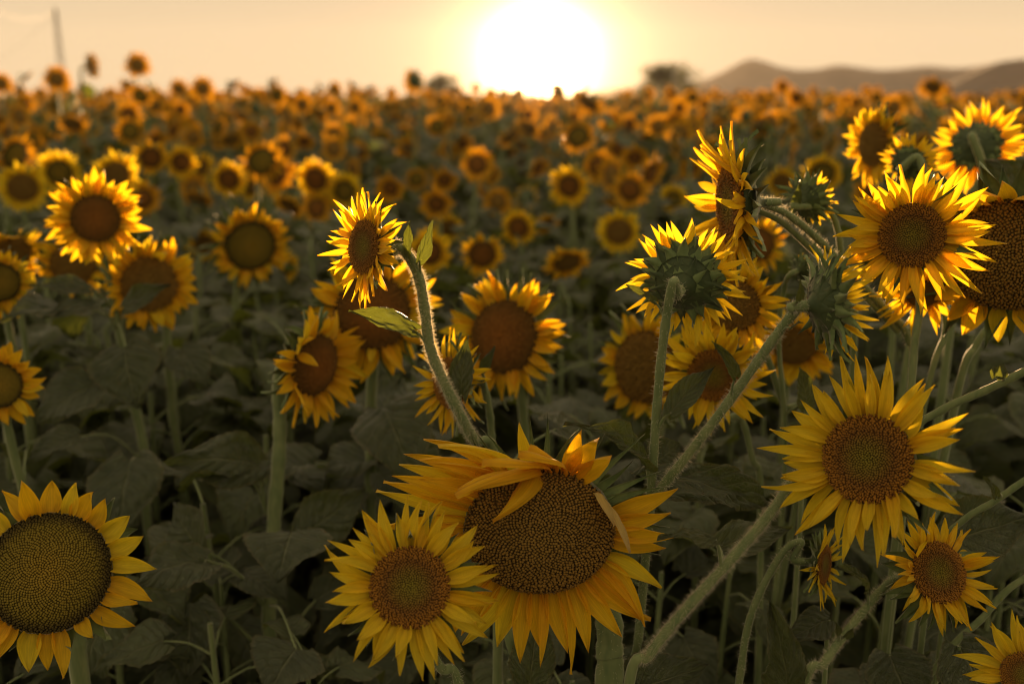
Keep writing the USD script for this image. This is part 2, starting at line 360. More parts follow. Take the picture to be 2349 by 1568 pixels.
def leaf_blade(L, W, rng, nu=36, nv=21, fold=0.18, droop=0.7, wave=1.0, serr=0.035):
    s = np.linspace(0, 1, nu)
    v = np.linspace(-1, 1, nv)
    S, V = np.meshgrid(s, v, indexing='ij')
    w = np.sqrt(np.maximum(S, 0.0) / 0.28 + 0.10) / np.sqrt(1.1)
    w = np.where(S < 0.28, np.minimum(w, 1.0), 1 - ((S - 0.28) / 0.72) ** 1.55)
    w = np.maximum(w, 0) * (1 - 0.10 * np.exp(-((S - 0.75) / 0.12) ** 2))
    tooth = 1 + serr * (np.abs(((S * 13 + 0.3 * np.sign(V)) % 1) - 0.5) * 4 - 1) * (np.abs(V) > 0.9)
    edge = 0.5 * W * w * tooth
    X = S * L - 0.16 * L * np.abs(V) ** 1.6 * np.maximum(0, 1 - S / 0.45) ** 1.5
    Y = V * edge
    ph = rng.random(4) * 6.28
    lat = np.sin((S - 0.36 * np.abs(V)) * 7 * 2 * np.pi)
    H = fold * np.abs(V) * edge * 1.0 + 0.011 * L * lat * np.abs(V) ** 0.7 * (1 - S * 0.6) + wave * L * (0.040 * np.abs(V) ** 2 * np.sin(S * 9 + ph[0] + V * 1.5) + 0.022 * np.sin(S * 5 + V * 3 + ph[1])) + 0.014 * L * np.sin(S * 17 + ph[2]) * np.sin(V * 9 + ph[3])
    if nu > 10:                                                  # quilted, crinkled blade
        H = H + 0.075 * L * (fbm(np.stack([S * 6.5 + ph[0] * 5, V * 3.6 + ph[1] * 5, np.full_like(S, ph[2])], -1), 3) - 0.5) * (0.25 + np.abs(V) ** 0.6)
    sidebend = rng.normal(0, 0.06) * L * S ** 2
    th = droop * 0.45 - droop * s
    ds = np.diff(s, prepend=0)
    cx, cz = np.cumsum(np.cos(th) * ds), np.cumsum(np.sin(th) * ds)
    x0 = np.interp(X / L, np.concatenate([[-0.2], s]), np.concatenate([[-0.2 * math.cos(th[0])], cx])) * L
    z0 = np.interp(X / L, np.concatenate([[-0.2], s]), np.concatenate([[-0.2 * math.sin(th[0])], cz])) * L
    T = np.interp(X / L, s, th)
    v3 = np.stack([x0 - np.sin(T) * H, Y + sidebend, z0 + np.cos(T) * H], -1)
    return v3.reshape(-1, 3), grid_faces(nu, nv), np.stack([S, V * 0.5 + 0.5], -1).reshape(-1, 2)


def frame(axis, hint):
    x = unit(axis)
    z = np.asarray(hint, float)
    z = unit(z - x * (z @ x))
    return np.stack([x, np.cross(z, x), z], 1)


def moved(geo, M, p):
    return geo[0] @ M.T + p, geo[1], geo[2]


def petiole(a, b, r, rng, sides=6, sag=0.12, n=8):
    a, b = np.asarray(a, float), np.asarray(b, float)
    m = (a + b) / 2 + UPZ * sag * np.linalg.norm(b - a)
    return tube(spline([a, m, b], n // 2), np.linspace(r, r * 0.7, n // 2 * 2 + 1), sides)


# ------------------------------------------------------------------ the named flowers of the foreground
HEADS = []      # (x, y, radius in px, distance) of what must stay visible


def facing(p, yaw, pitch):
    """Frame (right, up, out) of a flower turned yaw to the viewer's right and pitch up from looking at the camera."""
    n0 = unit(CAM - p)
    r0 = unit(np.cross(UP, n0))
    u0 = np.cross(n0, r0)
    ya, pi = math.radians(yaw), math.radians(pitch)
    n = math.cos(pi) * (math.cos(ya) * n0 + math.sin(ya) * r0) + math.sin(pi) * u0
    r = np.cross(u0, n) if abs(n @ u0) < 0.97 else r0
    r = unit(r)
    return np.stack([r, np.cross(n, r), n], 1)


def hairs(parent, path, rad, n, rng, length=0.0042):
    path = np.asarray(path)
    seg = np.linalg.norm(np.diff(path, axis=0), axis=1)
    cum = np.concatenate([[0], np.cumsum(seg)])
    t = rng.random(n) * cum[-1]
    p = np.stack([np.interp(t, cum, path[:, k]) for k in range(3)], -1)
    r = np.interp(t, cum, rad)
    tan = np.stack([np.interp(t, cum, np.gradient(path[:, k], cum)) for k in range(3)], -1)
    tan /= np.linalg.norm(tan, axis=1, keepdims=True)
    o = rng.normal(size=(n, 3))
    o -= tan * (o * tan).sum(1, keepdims=True)
    o /= np.linalg.norm(o, axis=1, keepdims=True)
    l = length * (0.5 + rng.random(n))[:, None]
    bend = rng.normal(0, 0.35, (n, 3))
    a = p + o * r[:, None] * 0.95
    pts = np.stack([a, a + o * l * 0.55 + bend * l * 0.1, a + o * l + bend * l * 0.45], 1)
    c = UsdGeom.BasisCurves.Define(stage, numbered(parent, 'fine_hair'))
    c.CreateTypeAttr('linear')
    c.CreateCurveVertexCountsAttr(Vt.IntArray.FromNumpy(np.full(n, 3, np.int32)))
    c.CreatePointsAttr(Vt.Vec3fArray.FromNumpy(pts.reshape(-1, 3).astype(np.float32)))
    c.CreateWidthsAttr(Vt.FloatArray.FromNumpy(np.tile(A([0.00030, 0.00022, 0.00010], np.float32), n)))
    c.SetWidthsInterpolation('vertex')
    UsdShade.MaterialBindingAPI.Apply(c.GetPrim()).Bind(M_HAIR)
    data(c.GetPrim(), kind='stuff')


def to_world_path(pts):
    return [at(*q) if len(q) == 3 else A(q[:3]) for q in pts]


def add_leaf(base, parent, a, b, w, rng, stem_pt=None, hint=(0, -0.45, 1.0), mat=0, droop=0.6, fold=0.16, wave=1.0, pr=0.0028, label=None, nu=36, nv=21):
    """A leaf whose blade runs from a to b (world), on a stalk from stem_pt."""
    L = np.linalg.norm(b - a)
    g = moved(leaf_blade(L * 1.05, w, rng, nu, nv, fold, droop, wave), frame(b - a, hint), a - base)
    lp = obj('leaf', g, M_LEAF[mat], parent, label=label)
    if stem_pt is not None:
        obj('leaf_stalk', petiole(stem_pt - base, a - base, pr, rng), M_STEM, lp)


def clear_of_heads(pts, d_margin=0.02, slack=1.0):
    for p in pts:
        x, y, z = seen(p)
        for hx, hy, hr, hz in HEADS:
            if z < hz - d_margin and (x - hx) ** 2 + (y - hy) ** 2 < (hr * slack) ** 2:
                return False
    return True


def nearest(path, p, lower=0.05):
    path = np.asarray(path)
    d = np.linalg.norm(path - p, axis=1) + np.where(path[:, 2] > p[2] - 0.01, 0.5, 0)
    return path[int(np.argmin(d))]


def auto_leaves(base, parent, path, n, rng, top, low, size=0.15, nu=32, nv=17, check=True):
    path = np.asarray(path)
    ok = np.where((path[:, 2] < top) & (path[:, 2] > low))[0]
    made = 0
    if not len(ok):
        return
    for k in range(n * 4):
        if made >= n:
            break
        s = path[ok[rng.integers(len(ok))]]
        az = rng.random() * 6.28
        out = A([math.cos(az), math.sin(az), 0])
        a = s + out * (0.05 + 0.08 * rng.random()) + UPZ * (0.02 + 0.06 * rng.random())
        L = size * (0.75 + 0.5 * rng.random())
        b = a + unit(out + UPZ * rng.normal(-0.55, 0.3)) * L
        if check and not clear_of_heads([a, (a + b) / 2, b]):
            continue
        add_leaf(base, parent, a, b, L * (0.75 + 0.2 * rng.random()), rng, s, hint=(rng.normal(0, 0.2), -0.25, 1), mat=int(rng.random() < 0.3), droop=rng.uniform(0.3, 1.1), fold=rng.uniform(0.05, 0.3), nu=nu, nv=nv)
        made += 1


def sunflower(label, x, y, d, disc_px, petal_px, yaw, pitch, n=22, kind='young', seed=1, path=(), stem_px=9, ratio=0.32, elev=0.15, spread=0.16, curl=0.0, shape='ray', petal_mat=0, sepals=True, sep_len=1.0, sep_spread=0.0, sep_wide=1.0,
              leaves=(), custom=None, custom_sepals=(), rows=2, hair=0, nleaf=4, florets=620, side=None, group=None, squash=None, roll=0.0, leaf_top=None, pale=()):
    rng = np.random.default_rng(seed)
    m = mpp(x, y, d)
    R, L, rs = disc_px * 0.5 * m, petal_px * m, stem_px * m
    c = at(x, y, d)
    F = facing(c, yaw, pitch)
    back = c - F[:, 2] * R * 0.8
    pts = [back, back - F[:, 2] * max(0.02, R * 0.3)]
    pts += to_world_path(path)
    if not path:
        q = pts[-1]
        pts += [q + A([0, 0.025, -0.03]), q + A([0, 0.035, -0.12]), q + A([rng.normal(0, 0.02), 0.05, -0.35])]
    if len(path) == 0 or pts[-1][2] > 0.35:
        e = pts[-1]
        h = e[2] - float(ground_z(e[0], e[1]))
        pts += [e + A([rng.normal(0, 0.02), 0.03, -h * 0.5]), e + A([rng.normal(0, 0.02), 0.04, -h - 0.02])]
    sp = spline(pts, 9)
    base = A([sp[-1][0], sp[-1][1], sp[-1][2] + 0.02])
    t = thing('sunflower', label, 'sunflower', base, group)
    rad = np.interp(np.linspace(0, 1, len(sp)), [0, 0.08, 1], [rs * 1.15, rs, rs * 1.15])
    st = obj('stem', tube(sp - base, rad, 10, 0.012, rng), M_STEM, t)
    if hair:
        vis = sp[: max(6, int(len(sp) * 0.75))]
        hairs(st, vis - base, rad[: len(vis)], hair, rng)
    if side:
        q = spline(to_world_path(side), 9)
        obj('side_stem', tube(q - base, np.linspace(rs * 0.8, rs, len(q)), 9), M_STEM, t)
    o = c - base
    S = np.diag([1, squash or 1, 1])
    cr, sr = math.cos(roll), math.sin(roll)
    F = F @ A([[cr, -sr, 0], [sr, cr, 0], [0, 0, 1]])
    put = lambda g: moved(g, F, o)
    flat = lambda g: moved((g[0] @ S, g[1], g[2]), F, o)
    hd = obj('flower_head', flat(receptacle(R, rs)), M_BACK, t)
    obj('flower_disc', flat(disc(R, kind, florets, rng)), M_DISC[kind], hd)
    if custom is not None:
        ps = []
        for (ph, l, el, cu, wr, *sw) in custom:
            a = math.radians(ph)
            g = petal(0, 0, a, L * l, L * wr, math.radians(el), math.radians(cu), 0.2 + 0.1 * rng.random(), rng.normal(0, 0.35), sw[0] if sw else rng.normal(0, 0.14), 11, 7, shape)
            ps.append((g[0] + A([R * 0.96 * math.cos(a), R * 0.96 * math.sin(a) * (squash or 1), 0]), g[1], g[2]))
    else:
        ps = petal_ring(R, L, n, rng, ratio, elev, spread, curl, shape, rows)
    for k, g in enumerate(ps):
        obj('petal', put(g), M_PETAL[petal_mat] if rng.random() < 0.8 else M_PETAL[(petal_mat + 1) % 3], hd)
    for (ph, l, el, cu, wr, sw) in pale:                         # petals folded over, their pale undersides out
        a = math.radians(ph)
        g = petal(0, 0, a, L * l, L * wr, math.radians(el), math.radians(cu), 0.2, 0.2, sw, 11, 7, shape)
        obj('petal', put((g[0] + A([R * 0.96 * math.cos(a), R * 0.96 * math.sin(a) * (squash or 1), 0.01]), g[1], g[2])), M_PALE, hd, label='folded pale underside of a petal')
    if abs(yaw) > 100:                                           # rows of overlapping bracts over the green back
        for q, (rr, zz, m_) in enumerate([(0.86, -0.32, 13), (0.64, -0.43, 11), (0.42, -0.53, 9)]):
            for k in range(m_):
                a = (k + 0.5 * q + rng.normal(0, 0.12)) * 2 * np.pi / m_
                obj('sepal', put(petal(R * rr, R * zz, a, R * (0.50 + 0.2 * rng.random()), R * (0.42 + 0.1 * rng.random()), 0.50 + rng.normal(0, 0.10), rng.normal(-0.2, 0.2), 0.12, rng.normal(0, 0.15), rng.normal(0, 0.12), 7, 5, 'sepal')), M_SEPAL if rng.random() < 0.25 else M_BACK, hd)
    if sepals:
        for g in sepal_ring(R, rng, 14, 2, sep_len, sep_spread, wide=sep_wide):
            obj('sepal', put(g), M_SEPAL, hd)
    for (ph, l, el, cu, wr) in custom_sepals:
        obj('sepal', flat(petal(R * 0.99, -R * 0.12, math.radians(ph), L * l, L * wr, math.radians(el), math.radians(cu), 0.2, 0, rng.normal(0, 0.1), 9, 5, 'sepal')), M_SEPAL, hd)
    for spec in leaves:
        b0, t0, w = spec[:3]
        kw = dict(spec[3]) if len(spec) > 3 else {}
        a, b = at(*b0), at(*t0)
        s = kw.pop('stem', None)
        s = at(*s) if s is not None else nearest(sp, a)
        add_leaf(base, t, a, b, w * mpp(*b0), rng, s, **kw)
    top = c[2] - 0.16 if leaf_top is None else leaf_top
    LATER.append((base, t, sp, nleaf, np.random.default_rng(seed + 500), top))
    return t


LATER = []

# ------------------------------------------------------------------ ground, hills, trees, mast
M_SOIL = usdkit.material(stage, '/World/Looks/soil', {
    'geo': ('geometry', {}), 'n1': ('noise_texture', {'scale': 9.0, 'detail': 8.0, 'roughness': 0.65}), 'r': ('rgb_ramp', {'ramp': [(0.3, (0.035, 0.026, 0.017)), (0.7, (0.09, 0.066, 0.042))]}),
    'b': ('bump', {'strength': 0.8, 'distance': 0.03}), 'p': ('principled_bsdf', {'roughness': 0.95})},
    [('geo.position', 'n1.vector'), ('n1.fac', 'r.fac'), ('r.color', 'p.base_color'), ('n1.fac', 'b.height'), ('b.normal', 'p.normal')], surface='p.BSDF')
M_HILL = usdkit.material(stage, '/World/Looks/hillside', {
    'geo': ('geometry', {}), 'n1': ('noise_texture', {'scale': 0.06, 'detail': 8.0, 'roughness': 0.65}), 'r': ('rgb_ramp', {'ramp': [(0.35, (0.055, 0.036, 0.024)), (0.65, (0.115, 0.075, 0.05))]}),
    'p': ('principled_bsdf', {'roughness': 0.95})}, [('geo.position', 'n1.vector'), ('n1.fac', 'r.fac'), ('r.color', 'p.base_color')], surface='p.BSDF')
M_BARK = fuzzy('bark', (0.05, 0.035, 0.024), (0.12, 0.09, 0.06), 14.0, 0.9, 0.0, (1, 1, 0.25))
M_CROWN = usdkit.material(stage, '/World/Looks/tree_leaves', {
    'g': ('geometry', {}), 'r': ('rgb_ramp', {'ramp': [(0.0, (0.04, 0.05, 0.02)), (1.0, (0.09, 0.10, 0.035))]}), 'p': ('principled_bsdf', {'roughness': 0.6}),
    't': ('translucent_bsdf', {'color': (0.14, 0.14, 0.03)}), 'm': ('mix_closure', {'fac': 0.35})},
    [('g.random_per_island', 'r.fac'), ('r.color', 'p.base_color'), ('p.BSDF', 'm.closure1'), ('t.BSDF', 'm.closure2')], surface='m.closure')
M_STEEL = fuzzy('weathered_steel', (0.16, 0.14, 0.12), (0.26, 0.23, 0.2), 20.0, 0.55, 0.0, spec=0.5)

gx, gy = np.meshgrid(np.concatenate([[-2500, -600, -200], np.linspace(-80, 80, 81), [200, 600, 2500]]), np.concatenate([[-200, -20], np.linspace(-4, 60, 65), [80, 120, 200, 400, 900, 2500]]), indexing='ij')
gz = ground_z(gx, gy) + 0.015 * np.sin(gx * 8.5) * (np.abs(gx) < 81) * (np.abs(gy) < 61)
obj('ground', (np.stack([gx, gy, gz], -1).reshape(-1, 3), grid_faces(*gx.shape)[:, [0, 1, 2]], np.zeros((gx.size, 2))), M_SOIL, kind='structure', label='brown soil under the sunflower field')


def hill(name, D, profile, depth, label, seed, rough):
    """A ridge whose crest stands D metres off, as high as the photograph shows it along its length."""
    px, py = zip(*profile)
    xs = np.linspace((px[0] - CX) / FPX * D * 1.0, (px[-1] - CX) / FPX * D, 240)
    crest = np.interp(xs, [(p - CX) / FPX * D for p in px], [(HORIZON - q) / FPX * D + EYE for q in py])
    k = np.hanning(7)[1:-1]
    crest = np.convolve(np.pad(crest, 2, 'edge'), k / k.sum(), 'valid')
    u = np.linspace(-1, 1, 41)
    X, U = np.meshgrid(xs, u, indexing='ij')
    fall = np.exp(-(U / 0.45) ** 2)
    n = fbm(np.stack([X / (depth * 0.16), U * 5.0, np.full_like(X, seed * 3.1)], -1), 5, seed) - 0.5
    Z = crest[:, None] * fall * (1 + rough * n * (1 - np.exp(-(U / 0.12) ** 2))) + rough * 0.12 * crest[:, None] * n * np.exp(-(U / 0.2) ** 2) - 1.0 * (1 - fall)
    Y = D + U * depth + 8 * n
    obj(name, (np.stack([X, Y, Z], -1).reshape(-1, 3), grid_faces(*X.shape), np.zeros((X.size, 2))), M_HILL, smooth=True, kind='structure', label=label)


hill('hills', 800, [(1150, 232), (1280, 226), (1345, 212), (1410, 204), (1470, 199), (1540, 194), (1600, 186), (1650, 166), (1675, 150), (1700, 139), (1730, 147), (1750, 156), (1800, 166), (1850, 165), (1890, 154), (1940, 160), (1985, 166), (2040, 163), (2090, 156), (2150, 162), (2200, 158), (2260, 147), (2320, 150), (2420, 160), (2600, 150), (2900, 190), (3100, 215)], 160, 'hazy mauve mountain ridge along the horizon', 4, 0.35)
hill('hills', 470, [(1480, 228), (1560, 214), (1650, 206), (1780, 202), (1900, 205), (2050, 201), (2200, 206), (2400, 210), (2700, 225)], 90, 'low wooded rise below the hazy mountains', 7, 0.6)
hill('hills', 250, [(2040, 228), (2110, 216), (2170, 196), (2220, 168), (2262, 148), (2300, 142), (2349, 138), (2450, 138), (2600, 130), (2800, 150), (3100, 210)], 80, 'dark brown hill nearer than the mountains', 9, 0.4)


def tree(label, x, ytop, ybot, wpx, d, seed):
    rng = np.random.default_rng(seed)
    m = d / FPX
    g0 = A([(x - CX) * m, d, float(ground_z((x - CX) * m, d))])
    top = EYE + (HORIZON - ytop) * m
    H, Wd = top - g0[2], wpx * m
    t = thing('tree', label, 'tree', g0)
    tr = [tube(spline([(0, 0, -0.2), (0.05, 0, H * 0.2), (0, 0.1, H * 0.45), (0.1, 0, H * 0.75)], 5), np.linspace(0.16, 0.04, 16), 8)]
    tips = []
    for k in range(11):
        a, h = k * 2.4 + rng.random(), H * (0.22 + 0.045 * k)
        r = Wd * 0.5 * (0.55 + 0.35 * rng.random())
        e = A([math.cos(a) * r, math.sin(a) * r, h + H * (0.12 + 0.2 * rng.random())])
        tr.append(tube(spline([(0, 0, h), e * [0.5, 0.5, 1] - [0, 0, H * 0.06], e], 4), np.linspace(0.06, 0.015, 9), 5))
        tips += [e, e * 0.6 + A([0, 0, h * 0.4])]
    obj('trunk', merge(tr), M_BARK, t)
    lobes = []
    for k in range(46):                                          # leaf clumps over a round, uneven head of branches
        a, e = rng.random() * 6.28, math.asin(rng.uniform(-0.35, 1.0))
        q = 0.62 + 0.34 * rng.random()
        lobes.append((A([math.cos(a) * math.cos(e) * Wd * 0.46 * q, math.sin(a) * math.cos(e) * Wd * 0.46 * q, H * 0.50 + math.sin(e) * H * 0.5 * q]), 0.6 + 0.7 * rng.random()))
    C = np.vstack([p + rng.normal(0, 1, (130, 3)) * z * Wd * A([0.05, 0.05, 0.045]) for p, z in lobes])
    C = C[(C[:, 2] > H * 0.1) & (C[:, 2] < H * 1.05)]
    n = len(C)
    u = rng.normal(size=(n, 3))
    u /= np.linalg.norm(u, axis=1, keepdims=True)
    w = np.cross(u, rng.normal(size=(n, 3)))
    w /= np.linalg.norm(w, axis=1, keepdims=True)
    s = (0.07 + 0.07 * rng.random(n))[:, None]
    v = np.stack([C - u * s, C + w * s * 0.55, C + u * s, C - w * s * 0.55], 1).reshape(-1, 3)
    q = np.arange(n)[:, None] * 4
    obj('crown', (v, np.vstack([q + [0, 1, 2], q + [0, 2, 3]]), np.zeros((len(v), 2))), M_CROWN, t, smooth=False, kind='stuff')


tree('round dark tree on the horizon between the sun and the mountains', 1521, 138, 236, 150, 95, 3)
tree('small tree silhouetted just beside the setting sun', 1022, 166, 226, 84, 110, 5)

# lattice mast with two overhead wires
mx, _, mtop = at(127, 26, 92.0)
md = 92.0
mz = float(ground_z(mx, md))
mh = mtop - mz
t = thing('lattice_mast', 'tall thin lattice mast rising above the field into the hazy sky', 'mast', (mx, md, mz))


def leg_at(k, u):
    w = 0.30 * (1 - u) + 0.09 * u
    return A([(-1, 1, 1, -1)[k] * w, (-1, -1, 1, 1)[k] * w, u * mh])


for k in range(4):
    obj('mast_leg', tube([leg_at(k, 0), leg_at(k, 0.5), leg_at(k, 1)], 0.03, 4), M_STEEL, t)
br = []
for j in range(14):
    u0, u1 = j / 14, (j + 1) / 14
    for k in range(4):
        a, b = leg_at(k, u0), leg_at((k + 1) % 4, u1)
        br.append(tube([a, (a + b) / 2, b], 0.018, 3))
        a, b = leg_at(k, u1), leg_at((k + 1) % 4, u1)
        br.append(tube([a, (a + b) / 2, b], 0.018, 3))
obj('bracing', merge(br), M_STEEL, t, kind='stuff')
obj('mast_top', tube([(0, 0, mh - 0.6), (0, 0, mh), (0, 0, mh + 0.35)], [0.13, 0.12, 0.06], 8), M_STEEL, t)
for k, end in enumerate([at(-90, 172, 150.0), at(-70, -20, 70.0)]):
    a, b = A([mx, md, mz + mh]), end
    p = [a * (1 - u) + b * u - UPZ * 1.2 * 4 * u * (1 - u) for u in np.linspace(0, 1, 15)]
    w = obj('overhead_wire', tube(np.asarray(p), 0.016, 4), M_STEEL)
    data(stage.GetPrimAtPath(w), label=['thin overhead wire sagging from the mast top', 'second thin wire crossing the sky above the mast'][k], category='wire')

# ------------------------------------------------------------------ the foreground flowers, one by one
SF = sunflower


def S(*a, **k):
    return SF(*a, **k)


